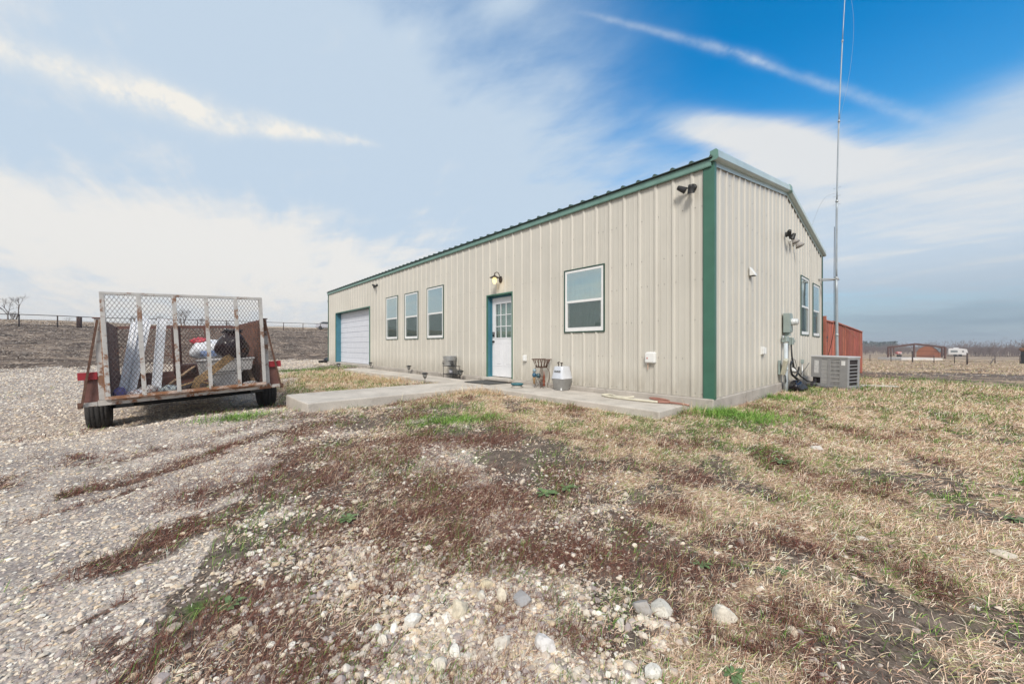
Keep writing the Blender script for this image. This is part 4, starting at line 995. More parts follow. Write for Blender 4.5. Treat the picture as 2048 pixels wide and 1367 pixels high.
# coach lamp over the door
t = thing('wall_lamp', 'small bronze lantern wall lamp glowing above the entry door', 'wall lamp', front(-5.03, 2.50, .012))
b = MB(); b.lathe([(.0, .03), (.03, .028), (.05, .016), (.062, .012), (.066, 0)], 18, T((0, 0, 0)) @ RX(R(90)) @ Matrix.Scale(1.35, 4, (0, 1, 0))); b.build('backplate', M_BRONZE, t)
arm = [(0, -.02, .01)] + [(0, -.03 - .085 * (1 - math.cos(a)), .04 + .115 * math.sin(a) + .03 * a / 3.14) for a in [i * math.pi / 10 for i in range(0, 11)]]
b = MB(); b.tube(arm, .009, 8); b.tube([(0, -.20, .085), (0, -.20, .15)], .006, 8); b.build('arm', M_BRONZE, t)
b = MB(); b.lathe([(.008, .10), (.02, .085), (.045, .065), (.10, .038), (.125, .028), (.125, .022), (.04, .03)], 22, T((0, -.20, 0))); b.build('shade', M_BRONZE, t)
m_, n_, p_ = new_mat('lit_lamp_glass'); p_.inputs['Base Color'].default_value = (.9, .75, .4, 1); p_.inputs['Roughness'].default_value = .4
p_.inputs['Emission Color'].default_value = (1, .80, .38, 1); p_.inputs['Emission Strength'].default_value = .75
b = MB(); b.lathe([(.03, .03), (.045, .02), (.060, -.03), (.052, -.085), (.03, -.12), (.0, -.128)], 18, T((0, -.20, 0))); b.build('glass_globe', m_, t)
ld = bpy.data.lights.new('lamp_bulb', 'POINT'); lo = bpy.data.objects.new('lamp_bulb', ld); COL.objects.link(lo); lo.parent = t; lo.location = (0, -.20, -.16); ld.energy = .5; ld.color = (1, .75, .42); ld.shadow_soft_size = .05
# covers and vents
def cover_box(name, label, cat, M, w, h, d, lip=.0, group=None, mt=None, split=False):
    t = thing(name, label, cat, M, group); mt = mt or M_PLAST
    b = MB(); b.bx(-w / 2, w / 2, -d * .55, 0, -h / 2, h / 2); b.build('box', mt, t, .006)
    b = MB(); b.bx(-w / 2 + .006, w / 2 - .006, -d, -d * .56, -h / 2 + .006, h / 2 - .006); b.build('lid', mt, t, .012)
    return t
cover_box('outlet_cover', 'small white weatherproof outlet cover on the front wall right of the entry door', 'outlet', front(-4.12, .53, .005), .085, .145, .075)
t = thing('vent_cover', 'white square vent cover with a red mark on the front wall near the corner', 'vent', front(-.985, .615, .005))
b = MB(); b.prism([(-.095, 0, -.095), (-.095, 0, .06), (-.07, 0, .095), (.095, 0, .095), (.095, 0, -.095)], (0, -.075, 0)); b.build('housing', M_PLAST, t, .022)
b = MB(); b.prism([(-.062, -.0765, -.022), (-.028, -.0765, -.022), (-.045, -.0765, .008)], (0, -.002, 0)); b.build('red_mark', mat('red_mark', (.45, .06, .04), .6), t)
b = MB(); b.prism([(-.063, -.0335, -.215), (-.045, -.0335, -.215), (-.038, -.0335, -.097), (-.066, -.0335, -.097)], (0, -.0008, 0)); b.build('rust_drip', mat('rust_drip', (.50, .36, .28), .7), t)
t = thing('dryer_vent', 'small white slanted vent hood on the gable wall at mid height', 'vent', gable(1.80, 2.19, .02))
b = MB(); b.prism([(-.07, 0, .09), (-.07, 0, -.075), (-.07, -.085, -.075), (-.07, -.08, -.04)], (.14, 0, 0)); b.build('hood', M_PLAST, t, .004)
b = MB(); b.bx(-.062, .062, -.078, -.012, -.079, -.076); b.build('damper', M_DARK, t)
t = thing('outlet_cover', 'pair of small white outlet covers low on the gable wall', 'outlet', gable(2.54, .72, .01))
for dx_ in (-.062, .062):
    b = MB(); b.bx(dx_ - .05, dx_ + .05, -.03, 0, -.075, .075); b.bx(dx_ - .042, dx_ + .042, -.06, -.031, -.065, .065); b.build('cover', M_PLAST, t, .006)
b = MB(); b.tube([(.062, -.03, -.075), (.062, -.032, -.12)], .010, 8); b.build('fitting', M_PLAST, t)
# electric service
t = thing('electric_meter', 'grey-green electric meter box with a round glass meter on the gable wall', 'electric meter', gable(4.26, 1.34, .03))
b = MB(); b.bx(-.145, .145, -.12, 0, -.22, .22); b.build('meter_box', M_GREYBOX, t, .008)
b = MB(); b.bx(-.13, .13, -.128, -.121, -.19, .19); b.build('box_cover', M_GREYBOX, t, .004)
b = MB(); b.lathe([(.095, 0), (.095, .03), (.085, .035), (.083, .12), (.078, .14), (.0, .145)], 24, T((.0, -.128, .02)) @ RX(R(90)) @ Matrix.Scale(.85, 4)); b.build('glass_meter', mat('meter_glass', (.62, .64, .64), .15, var=.05), t)
b = MB(); b.bx(-.06, .06, -.10, -.01, -.29, -.221); b.build('hub', M_GREYBOX, t, .004)
t = thing('service_conduit', 'pale grey conduit pipe running down the gable wall into the grass', 'conduit', gable(3.99, 0, .03))
b = MB(); b.tube([(0, -.075, .875), (0, -.075, -.40)], .040, 14); b.build('pipe', M_PVC, t)
for z in (.50, .30): b = MB(); b.lathe([(.044, -.03), (.044, .03)], 14, T((0, -.075, z))); b.build('coupling', M_PVC, t)
b = MB(); b.tube([(-.10, -.05, 1.05), (-.10, -.05, .95)], .012, 8); b.build('nipple', M_GALV, t)
cover_box('junction_box', 'small grey-green junction box on the gable wall below the electric meter', 'junction box', gable(4.10, .97, .03), .25, .14, .10, mt=M_GREYBOX)
t = cover_box('disconnect_switch', 'narrow grey switch box with a black cable on the gable wall', 'switch box', gable(4.68, .93, .03), .12, .18, .085, mt=M_GREYBOX)
b = MB(); b.bx(-.02, .02, -.118, -.102, -.03, .03); b.build('lever', M_GREYBOX, t, .003)
t = thing('telephone_box', 'beige utility box hanging loose from the gable wall beside the conduit', 'utility box', gable(3.80, .36, .03))
b = MB(); rt = RY(R(-14)) @ RX(R(12)); b.box((-.02, -.10, .0), (.17, .075, .34), rt.to_3x3()); b.build('cover', mat('beige_plastic', (.52, .50, .40), .5, dirt=.15), t, .01)
b = MB(); b.bx(-.12, .04, -.03, 0, -.17, .14); b.build('base', M_GREYBOX, t, .004)
b = MB()
for k in range(5): b.tube([(-.10 + .03 * k, -.04, .08 - .03 * k), (-.06 + .02 * k, -.07, -.08), (.0 + .02 * k, -.11, -.20 - .03 * k), (.14, -.08, -.30 - .02 * k)], .005, 6)
b.build('wires', M_CABLE, t)
def hang(p, q, sag, n=12):
    p = Vector(p); q = Vector(q); return [p.lerp(q, i / n) - Vector((0, 0, sag * 4 * (i / n) * (1 - i / n))) for i in range(n + 1)]
Gp = lambda Y, Z, o: gable(Y, Z, o).translation
t = thing('cable', 'black cable looping from the switch box to the air conditioner', 'cable', gable(4.68, .82, .05))
b = MB(); b.tube([(.0, -.02, .02), (.02, -.03, -.25), (.05, -.06, -.50), (.28, -.14, -.72), (.62, -.22, -.86), (.95, -.26, -.90), (1.35, -.30, -.88), (1.62, -.42, -.80)], .017, 8); b.build('line', M_CABLE, t)
t = thing('refrigerant_line', 'thick black insulated line coiled on the gable wall by the conduit', 'insulated line', gable(4.34, .16, .06))
cl = [(.24 * math.cos(a), -.05 - .006 * i, .13 + .17 * math.sin(a)) for i, a in enumerate([k * .35 - .8 for k in range(22)])]
b = MB(); b.tube(cl, .019, 8); b.build('coil', M_CABLE, t)
b = MB(); b.tube([(.05, -.08, .0), (.35, -.12, -.12), (.7, -.18, -.25), (1.05, -.24, -.33), (1.35, -.30, -.33), (1.75, -.45, -.20)], [.024, .028, .028, .030, .030, .02], 8); b.build('run', M_CABLE, t)
b = MB(); b.tube([(.10, -.07, .12), (.24, -.10, .06)], .045, 10); b.build('fitting', M_PLAST, t)
b = MB(); b.tube([(.0, -.05, .22), (.15, -.05, .36), (.45, -.06, .33), (.55, -.07, .18), (.40, -.07, .05), (.8, -.1, -.05), (1.3, -.12, .1), (1.7, -.12, .22)], .006, 6); b.build('thin_wire', M_CABLE, t)
t = thing('hose_bibb', 'thin grey pipe with a small tap standing by the gable wall', 'water pipe', gable(5.78, -.22, .05))
b = MB(); b.tube([(0, -.03, 0), (0, -.03, .60)], .018, 8); b.build('pipe', M_GALV, t)
b = MB(); b.box((0, -.035, .64), (.06, .06, .10)); b.build('tap', M_GREYBOX, t, .008)
# black plastic bag by the footing
t = MB()
def lump(b, c, r, n=18, m=12, amp=.15, seed=1, mi=0, flatb=True):
    g_ = random.Random(seed); ph = [g_.uniform(0, 6.28) for _ in range(8)]; vs = []; fs = []
    for j in range(m + 1):
        v = math.pi * j / m
        for i in range(n):
            u = 2 * math.pi * i / n
            k = 1 + amp * (math.sin(3 * u + ph[0] + 2 * v) * .5 + math.sin(5 * u + ph[1] - 3 * v) * .35 + math.sin(2 * u + 5 * v + ph[2]) * .35 + math.sin(9 * u + ph[3]) * .22 * math.sin(v * 4 + ph[4]))
            z = r[2] * math.cos(v) * k
            if flatb: z = max(z, -r[2] * .82)
            vs.append((c[0] + r[0] * math.sin(v) * math.cos(u) * k, c[1] + r[1] * math.sin(v) * math.sin(u) * k, c[2] + z))
    for j in range(m):
        for i in range(n): fs.append((j*n+i, (j+1)*n+i, (j+1)*n+(i+1)%n, j*n+(i+1)%n))
    b.add(vs, fs, mi, True); return b
M_BAG = mat('black_bag', (.014, .012, .016), .22, var=.3, scale=15, bump=.9, bscale=14)
b = lump(MB(), (0, 0, .13), (.34, .16, .15), 28, 16, .16, 4); o = b.build('black_bag', M_BAG, None); o.matrix_basis = gable(4.30, -.25, .26)
tag(o, 'shiny black plastic bag slumped on the ground beside the conduit pipe', 'bag')
# air conditioner
th = R(117); vv = Vector((math.cos(th), math.sin(th), 0)); ww = Vector((vv.y, -vv.x, 0))
acx, acy = 7.88, 8.78; zg = gz(acx + .1, acy + .3)
ACM = Matrix(((-vv.x, ww.x, 0, acx), (-vv.y, ww.y, 0, acy), (0, 0, 1, zg - .005), (0, 0, 0, 1))) @ RY(R(1.2))
# frame: x runs along the big louvred face from its far end (x=-.74) to the near corner (x=0); y goes in
A, B_, H_ = .74, .60, .66
t = thing('air_conditioner', 'large grey louvred air conditioning unit standing by the gable wall', 'air conditioner', ACM)
M_ACG = mat('ac_grey', (.30, .30, .305), .5, var=.06, dirt=.2, dirtcol=(.22,.21,.2)); M_ACL = mat('ac_light_grey', (.50, .50, .50), .45, var=.05); M_ACD = mat('ac_dark', (.035, .035, .037), .8)
b = MB(); b.bx(-A - .06, .06, -.06, B_ + .06, -.02, .055); b.build('pad', mat('pad_grey', (.16, .16, .17), .8), t, .01)
b = MB(); z0, z1 = .056, .056 + H_ + .06
b.bx(-A, 0, -.001, .02, z0, z0 + .05); b.bx(-A, 0, -.001, .02, z1 - .07, z1 - .03)
b.bx(-A + .0, -A + .20, -.001, .02, z0 + .20, z1 - .07)
b.bx(-.155, 0, -.001, .02, z0 + .05, z1 - .07); b.bx(-.40, -.345, -.001, .02, z0 + .05, z1 - .07); b.bx(-A + .2, -A + .225, -.001, .02, z0 + .05, z1 - .07)
b.bx(-.02, .001, .0205, B_ * .15, z0, z1 - .03); b.bx(-.02, .001, B_ * .85, B_, z0, z1 - .03)
b.bx(-.02, .001, B_ * .15, B_ * .85, z0, z0 + .04); b.bx(-.02, .001, B_ * .15, B_ * .85, z1 - .07, z1 - .03)
for k in range(1, 7): zz = z0 + .04 + (H_ - .09) * k / 7; b.bx(-.02, .001, B_ * .15, B_ * .85, zz - .008, zz + .012)
b.bx(-A, -A + .02, .0205, B_, z0 + .2, z1 - .03); b.bx(-A, 0, B_ - .018, B_ + .002, z0, z1 - .03)
b.build('cabinet', M_ACG, t, .003)
b = MB(); b.bx(-A - .012, .012, -.012, B_ + .012, z1 - .029, z1 + .012); b.build('top_panel', M_ACL, t, .012)
b = MB()
for xa, xb in ((-.345, -.155), (-A + .225, -.40)):
    for k in range(6):
        za = z0 + .055 + (H_ - .075) * k / 6; zb = za + (H_ - .075) / 6
        b.bx(xa, xb, .002, .018, zb - .022, zb - .004)
        m_n = 8
        for i in range(m_n): xx = xa + (xb - xa) * (i + .5) / m_n; b.bx(xx - .0042, xx + .0042, .004, .016, za, zb - .022)
b.build('louvre_grille', M_ACL, t)
b = MB(); b.bx(-A + .025, -.025, .05, B_ - .03, z0 + .01, z1 - .04); b.build('coil_core', mat('coil_brown', (.028, .020, .020), .8, var=.3, scale=30), t)
b = MB(); b.bx(-A + .07, -A + .165, -.004, -.0015, z0 + .30, z1 - .10); b.build('paper_label', mat('label_paper', (.6, .6, .6), .7, var=.15, scale=25), t)
b = MB(); b.bx(-.125, -.05, -.004, -.0015, z1 - .20, z1 - .09); b.build('paper_label', mat('label_white', (.8, .8, .8), .7), t)
b = MB(); b.bx(-.66, -.63, .0, .03, z0 + .05, z0 + .16); b.tube([(-.68, -.02, z0 + .10), (-.62, -.05, z0 + .05), (-.70, -.10, z0 + .02)], .015, 8); b.build('service_valve', mat('valve_dark', (.05, .05, .06), .5), t)
# garden hose on the walk
t = thing('garden_hose', 'cream and brown garden hose lying in a flat loop on the walk end', 'hose', MBLD @ T((-1.2, -.35, -.095)))
def sm(pts, n=6):
    P = [Vector(p) for p in pts]; out = []
    for i in range(len(P) - 1):
        p0, p1, p2, p3 = P[max(i-1,0)], P[i], P[i+1], P[min(i+2,len(P)-1)]
        for k in range(n):
            t_ = k / n; out.append(.5 * ((2*p1) + (p2-p0)*t_ + (2*p0-5*p1+4*p2-p3)*t_*t_ + (3*p1-p0-3*p2+p3)*t_**3))
    return out + [P[-1]]
b = MB(); b.tube(sm([(.55, -.10, .02), (.25, -.14, .02), (-.1, -.15, .02), (-.40, -.10, .02), (-.56, .0, .02), (-.52, .12, .02), (-.40, .10, .02), (-.30, .02, .02), (-.1, .0, .02), (.02, .10, .03)]), .017, 8); b.build('cream_length', mat('cream_hose', (.62, .58, .46), .5), t)
b = MB(); b.tube(sm([(.55, -.10, .02), (.68, -.02, .02), (.62, .10, .03), (.42, .14, .04), (.30, .12, .035), (.45, .05, .03), (.65, .0, .02), (.86, -.02, .02), (.98, .04, .0)]), .017, 8); b.build('brown_length', mat('brown_hose', (.32, .15, .11), .55), t)
# plant stand with stars and a metal pot
t = thing('plant_stand', 'black iron plant stand decorated with stars beside the front wall', 'plant stand', MBLD @ T((-6.98, -.22, -.105)) @ Matrix.Diagonal((.92, .85, .74, 1)))
b = MB(); hw, hd_ = .27, .13
for sx_ in (-1, 1):
    for sy_ in (-1, 1): b.tube([(sx_ * hw, sy_ * hd_, 0), (sx_ * hw, sy_ * hd_, .46)], .009, 6)
b.build('legs', M_BLACK, t)
b = MB(); b.bx(-hw - .04, hw + .04, -hd_ - .02, hd_ + .02, .455, .468); b.bx(-hw - .02, hw + .02, -hd_ - .012, hd_ + .012, .135, .155); b.build('shelf', M_BLACK, t)
b = MB()
for cx_ in (-.235, .235):
    b.tube([(cx_ + .085 * math.cos(a), -hd_ - .01, .565 + .085 * math.sin(a)) for a in [i * .3927 for i in range(17)]], .007, 6, False)
    pts = [(cx_ + (.082 if i % 2 == 0 else .034) * math.sin(i * math.pi / 5), -hd_ - .014, .565 + (.082 if i % 2 == 0 else .034) * math.cos(i * math.pi / 5)) for i in range(10)]
    b.prism(pts, (0, .012, 0))
b.bx(-hw - .04, hw + .04, -hd_ - .012, -hd_ - .004, .650, .662); b.build('star_ornaments', M_BLACK, t)
t = thing('metal_pot', 'grey ribbed metal pot sitting on the starred plant stand', 'pot', MBLD @ T((-7.08, -.22, .245)) @ Matrix.Diagonal((.90, .90, .80, 1)))
b = MB(); b.lathe([(.0, .0), (.165, .0), (.175, .02), (.192, .20), (.198, .205), (.196, .215), (.205, .27), (.210, .275), (.207, .285), (.216, .335), (.224, .345), (.216, .350), (.196, .30), (.19, .27), (0, .26)], 28); b.build('body', M_GALV, t)
o = lump(MB(), (0, 0, .08), (.10, .07, .09), 18, 12, .12, 8).build('stone_ornament', mat('grey_stone', (.36, .36, .39), .8, bump=.3), None); o.matrix_basis = MBLD @ T((-7.0, -.22, .015)) @ Matrix.Diagonal((.8, .8, .8, 1)); tag(o, 'grey stone ornament on the lower shelf of the plant stand', 'ornament')
# wire plant stand with ornaments, and galvanised tubs
t = thing('wire_planter', 'rusty wire planter with a flared basket and hanging ornaments by the walk', 'planter', MBLD @ T((-3.43, -.20, -.09)) @ Matrix.Diagonal((.92, .92, .88, 1)))
b = MB()
ring = lambda r, z, rr: b.tube([(r * math.cos(a), r * math.sin(a), z) for a in [i * .2618 for i in range(25)]], rr, 5, False)
ring(.235, .70, .008); ring(.13, .50, .008)
for i in range(14):
    a = i * .4488; a2 = a + .25
    b.tube([(.13 * math.cos(a), .13 * math.sin(a), .50), (.21 * math.cos(a2), .21 * math.sin(a2), .70)], .006, 5); b.tube([(.13 * math.cos(a2), .13 * math.sin(a2), .50), (.21 * math.cos(a), .21 * math.sin(a), .70)], .006, 5)
b.build('basket', M_RUSTY, t)
for i in range(4):
    a = i * math.pi / 2 + .6; b = MB()
    b.tube(sm([(.13 * math.cos(a), .13 * math.sin(a), .50), (.19 * math.cos(a), .19 * math.sin(a), .38), (.195 * math.cos(a), .195 * math.sin(a), .25), (.15 * math.cos(a), .15 * math.sin(a), .10), (.16 * math.cos(a), .16 * math.sin(a), .0)], 4), .007, 6); b.build('leg', M_RUSTY, t)
b = MB(); b.tube(sm([(-.13, -.05, .0), (0, -.03, .13), (.08, -.02, .22), (.0, 0, .28), (-.08, 0, .22), (-.04, -.02, .12), (.12, -.06, .0)], 5), .006, 5); b.tube([(0, 0, 0), (0, 0, .5)], .007, 5)
for sx_ in (-1, 1): b.tube([(sx_ * .06 + .05 * math.cos(a), -.06, .15 + .05 * math.sin(a)) for a in [i * .5 for i in range(11)]], .005, 5)
b.build('scrollwork', M_RUSTY, t)
b = MB(); b.lathe([(0, .05), (.035, .035), (.045, 0), (.035, -.035), (0, -.05)], 12, T((-.10, -.13, .42))); b.build('glass_ball', mat('pale_blue_glass', (.26, .34, .38), .2), t)
b = MB(); b.lathe([(0, .07), (.045, .05), (.05, 0), (.035, -.04), (0, -.05)], 12, T((-.10, -.14, .30))); b.build('blue_ornament', mat('blue_glaze', (.03, .10, .17), .25), t)
b = MB(); b.lathe([(.03, .10), (.034, .06), (.02, -.08), (0, -.09)], 8, T((-.10, -.14, .17))); b.build('tan_chime', mat('tan_wood', (.34, .21, .10), .6), t)
b = MB(); b.lathe([(0, .06), (.05, .045), (.06, .0), (.05, -.045), (0, -.06)], 10, T((.03, -.13, .30))); b.build('dark_ornament', mat('teal_glaze', (.04, .09, .11), .25), t)
b = MB(); b.lathe([(.004, .20), (.014, .10), (.028, .04), (.018, .0), (.034, -.06), (.02, -.10), (.032, -.16), (0, -.18)], 8, T((.14, -.06, .22))); b.build('rust_spike', mat('rust_spike', (.22, .06, .03), .8), t)
# galvanised square tubs
Mt = MBLD @ T((-2.83, -.22, -.092)) @ RZ(R(-3))
t = thing('galvanised_tub', 'open galvanised square tub at the bottom of the stacked pair by the wall', 'tub', Mt)
b = MB(); b.lathe([(0, .0), (.112, .0), (.120, .005), (.166, .225), (.174, .232), (.174, .238), (.164, .236)], 32, None, 0, True, 5); b.build('body', M_GALV, t)
b = MB(); b.box((.09, -.115, .03), (.03, .02, .05)); b.build('white_tab', M_PLAST, t, .004)
t = thing('galvanised_tub', 'upturned galvanised square tub with a nameplate on top of the other tub', 'tub', Mt @ T((0, 0, .2385)))
b = MB(); b.lathe([(.180, 0), (.180, .012), (.168, .016), (.126, .245), (.116, .252), (0, .253)], 32, None, 0, True, 5); b.build('body', mat('bright_galvanised', (.62, .63, .66), .4, metal=.3, var=.06, scale=9), t)
b = MB(); rot = RX(R(-12)); b.box((.010, -.1465, .150), (.165, .003, .036), RX(R(-10.4)).to_3x3()); pl = b.build('nameplate', mat('plate_black', (.03, .03, .03), .4), t)
fc = bpy.data.curves.new('lettering', 'FONT'); fc.body = 'Dal Breedan'; fc.size = .030; fc.extrude = .0006; fc.align_x = 'CENTER'; fc.align_y = 'CENTER'
fo = bpy.data.objects.new('lettering', fc); COL.objects.link(fo); fo.parent = pl
bpy.context.view_layer.update(); lme = bpy.data.meshes.new_from_object(fo.evaluated_get(bpy.context.evaluated_depsgraph_get())); bpy.data.objects.remove(fo); bpy.data.curves.remove(fc)
lme.materials.clear(); lme.materials.append(mat('plate_white', (.75, .75, .75), .5)); fo = bpy.data.objects.new('lettering', lme); COL.objects.link(fo); fo.parent = pl; fo.matrix_basis = T((.010, -.1487, .150)) @ RX(R(90 - 10.4))
b = MB()
for hx, s_ in ((-.06, 1), (.03, -1)):
    b.tube([(hx, -.04, .25), (hx, -.04, .315)], .010, 8); b.tube([(hx - .025, -.04, .32), (hx + .025, -.04, .325 + .010 * s_)], .012, 8)
b.build('tap_handles', M_BRONZE, t)
# doormat, pet bowl
b = MB(); b.bx(-.48, .48, -.30, .30, 0, .014); o = b.build('doormat', mat('mat_dark', (.075, .075, .072), .95, var=.3, scale=40, bump=.5, bscale=150), None, .004); o.matrix_basis = MBLD @ T((-5.10, -.44, -.088)) @ RZ(R(2)); tag(o, 'dark grey rubber doormat in front of the entry door', 'doormat')
t = thing('pet_bowl', 'grey pet bowl with a teal rim standing on the walk by the doormat', 'pet bowl', MBLD @ T((-3.76, -.62, -.092)))
b = MB(); b.lathe([(0, 0), (.115, 0), (.12, .01), (.11, .06), (.098, .06), (.09, .02), (0, .015)], 24); b.build('bowl', mat('bowl_grey', (.40, .37, .33), .5), t)
b = MB(); b.lathe([(.092, .061), (.135, .066), (.142, .085), (.130, .098), (.105, .090), (.092, .070)], 24); b.build('rim', mat('teal_plastic', (.035, .13, .155), .4), t, fix=False)
# solar path lights
def solar(label, X, Y, zb, lean, first=None):
    M = MBLD @ T((X, Y, zb)) @ RY(R(lean)) @ RX(R(lean * .4)) @ Matrix.Scale(.82, 4)
    if first is not None: return copy_thing(first, M, label)
    t = thing('solar_light', label, 'path light', M, 'solar path lights along the walk')
    b = MB(); b.tube([(0, 0, -.08), (0, 0, .155)], .011, 8); b.build('stake', M_BLACK, t)
    b = MB(); b.lathe([(.022, .15), (.045, .17), (.03, .175), (0, .176)], 12)
    for i in range(6): a = i * 1.047; b.tube([(.045 * math.cos(a), .045 * math.sin(a), .168), (.075 * math.cos(a), .075 * math.sin(a), .29)], .006, 5)
    b.build('cage', M_BLACK, t)
    b = MB(); b.lathe([(.036, .176), (.055, .285)], 14); b.build('lamp_glass', mat('solar_glass', (.50, .50, .48), .3), t, fix=False)
    b = MB(); b.lathe([(.060, .288), (.102, .286), (.106, .294), (.098, .306), (.05, .322), (0, .325)], 18); b.build('cap', M_BLACK, t)
    return t
s0 = solar('tall black solar path light at the inner corner of the two walks', -6.39, -1.40, -.13, 0)
solar('black solar path light in the weeds between the windows and the walk', -9.63, -.22, -.11, 2, s0)
solar('black solar path light standing by the right edge of the garage door', -13.1, -.18, -.11, -2, s0)
solar('leaning black solar path light on the lawn at the far end of the walk', -13.14, -1.42, -.12, -7, s0)
solar('black solar path light tilted against the plant stand', -6.50, -.24, -.12, 9, s0)
# low black tub beyond the garage
t = thing('rubber_tub', 'low black rubber tub lying beside the far end of the building', 'tub', MBLD @ T((-20.05, .10, -.16)))
b = MB(); b.lathe([(0, 0), (.36, 0), (.40, .02), (.42, .17), (.43, .18), (.40, .18), (.38, .05), (0, .04)], 24); b.build('body', M_RUBBER, t)
o = lump(MB(), (0, 0, .07), (.20, .14, .10), 16, 10, .2, 5).build('dark_bundle', mat('navy_cloth', (.02, .025, .04), .7), None); o.matrix_basis = MBLD @ T((-20.0, .10, -.12)); o.location.z += .13; tag(o, 'dark navy bundle dropped in the low black tub', 'bundle')
# ------------------------------------------------------------------ utility trailer and its load
TA = R(43.97); TR = R(2.6)
MTR = T((-5.165, 6.08, .085)) @ RZ(TA) @ RY(-TR)
M_TW = mat('trailer_white', (.47, .44, .405), .5, var=.10, scale=8, rust=.36, rust_col=(.21, .10, .055), dirt=.3, dirtcol=(.30,.26,.23))
M_TWC = mat('trailer_clean', (.47, .45, .425), .5, var=.10, scale=8, rust=.34, rust_col=(.20, .11, .07), dirt=.3, dirtcol=(.32,.28,.26))
M_TRR = mat('trailer_rust_rail', (.44, .33, .27), .6, var=.2, scale=7, rust=.60, rust_col=(.24, .115, .06), dirt=.3)
M_TB = mat('trailer_brown', (.16, .072, .058), .7, var=.2, scale=6, rust=.15, rust_col=(.12, .05, .035))
M_MESH = mat('mesh_steel', (.070, .055, .050), .6, var=.3, scale=12, rust=.15, rust_col=(.13, .05, .025))
M_MESHR = mat('mesh_rusty', (.135, .065, .048), .8, var=.35, scale=9, rust=.3, rust_col=(.17, .075, .045))
M_TRED = mat('trailer_red', (.30, .020, .028), .45, var=.12, scale=9, dirt=.2, dirtcol=(.22,.04,.04))
t = thing('utility_trailer', 'rusty white utility trailer with a tall mesh ramp gate on the gravel drive', 'trailer', MTR)
TL = 3.4; HW = .98; SH = 1.17
def lattice(b, M, w, h, pw, ph, th, dp, mi=0):
    """expanded metal: two families of straight strands clipped to a w x h panel in the local xz plane"""
    for sg in (1, -1):
        sl = sg * ph / pw; n = int((w * abs(sl) + h) / ph) + 2
        for k in range(-1, n + 1):
            c = k * ph - (w * sl if sl > 0 else 0)
            pts = []
            for x in (0, w):
                z = c + sl * x
                if 0 <= z <= h: pts.append((x, z))
            for z in (0, h):
                x = (z - c) / sl
                if 0 < x < w: pts.append((x, z))
            if len(pts) < 2: continue
            (xa, za), (xb, zb) = pts[0], pts[1]
            if abs(xa - xb) < .01: continue
            b.bar(M @ Vector((xa, sg * .0012, za)), M @ Vector((xb, sg * .0012, zb)), th, dp, M.to_3x3() @ Vector((0, 1, 0)), mi)
# bed and rear channel
b = MB(); b.bx(-HW, HW, .05, TL, -.030, .0); b.build('bed', mat('bed_wood', (.11, .075, .055), .9, var=.4, scale=9, dirt=.4), t)
b = MB(); b.bx(-1.06, 1.06, -.01, .05, -.085, -.002); b.build('rear_channel', M_TW, t, .006)
for s_ in (-1, 1):
    b = MB(); b.bx(s_ * 1.062, s_ * 1.205, -.012, .045, -.080, -.022); b.build('step_channel', M_TW, t, .005)
b = MB()
for x in (-HW + .03, HW - .03): b.bx(x - .03, x + .03, .05, TL, -.09, -.031)
for k in range(6): y = .3 + k * .6; b.bx(-HW + .06, HW - .06, y - .02, y + .02, -.08, -.031)
b.bx(-.04, .04, TL, TL + 1.1, -.10, -.03); b.build('frame', M_TB, t)
b = MB()
for s_ in (-1, 1): b.bar((s_ * .85, TL, -.065), (0, TL + 1.15, -.065), .07, .07)
b.build('tongue', M_TB, t)
for x in (-.80, .86): b = MB(); b.bx(x - .09, x + .09, .06, .12, -.135, -.086); b.build('bracket', M_BLACK, t)
b = MB(); b.tube([(-1.13, 1.15, -.235), (1.13, 1.15, -.235)], .035, 10); b.build('axle', M_BLACK, t)
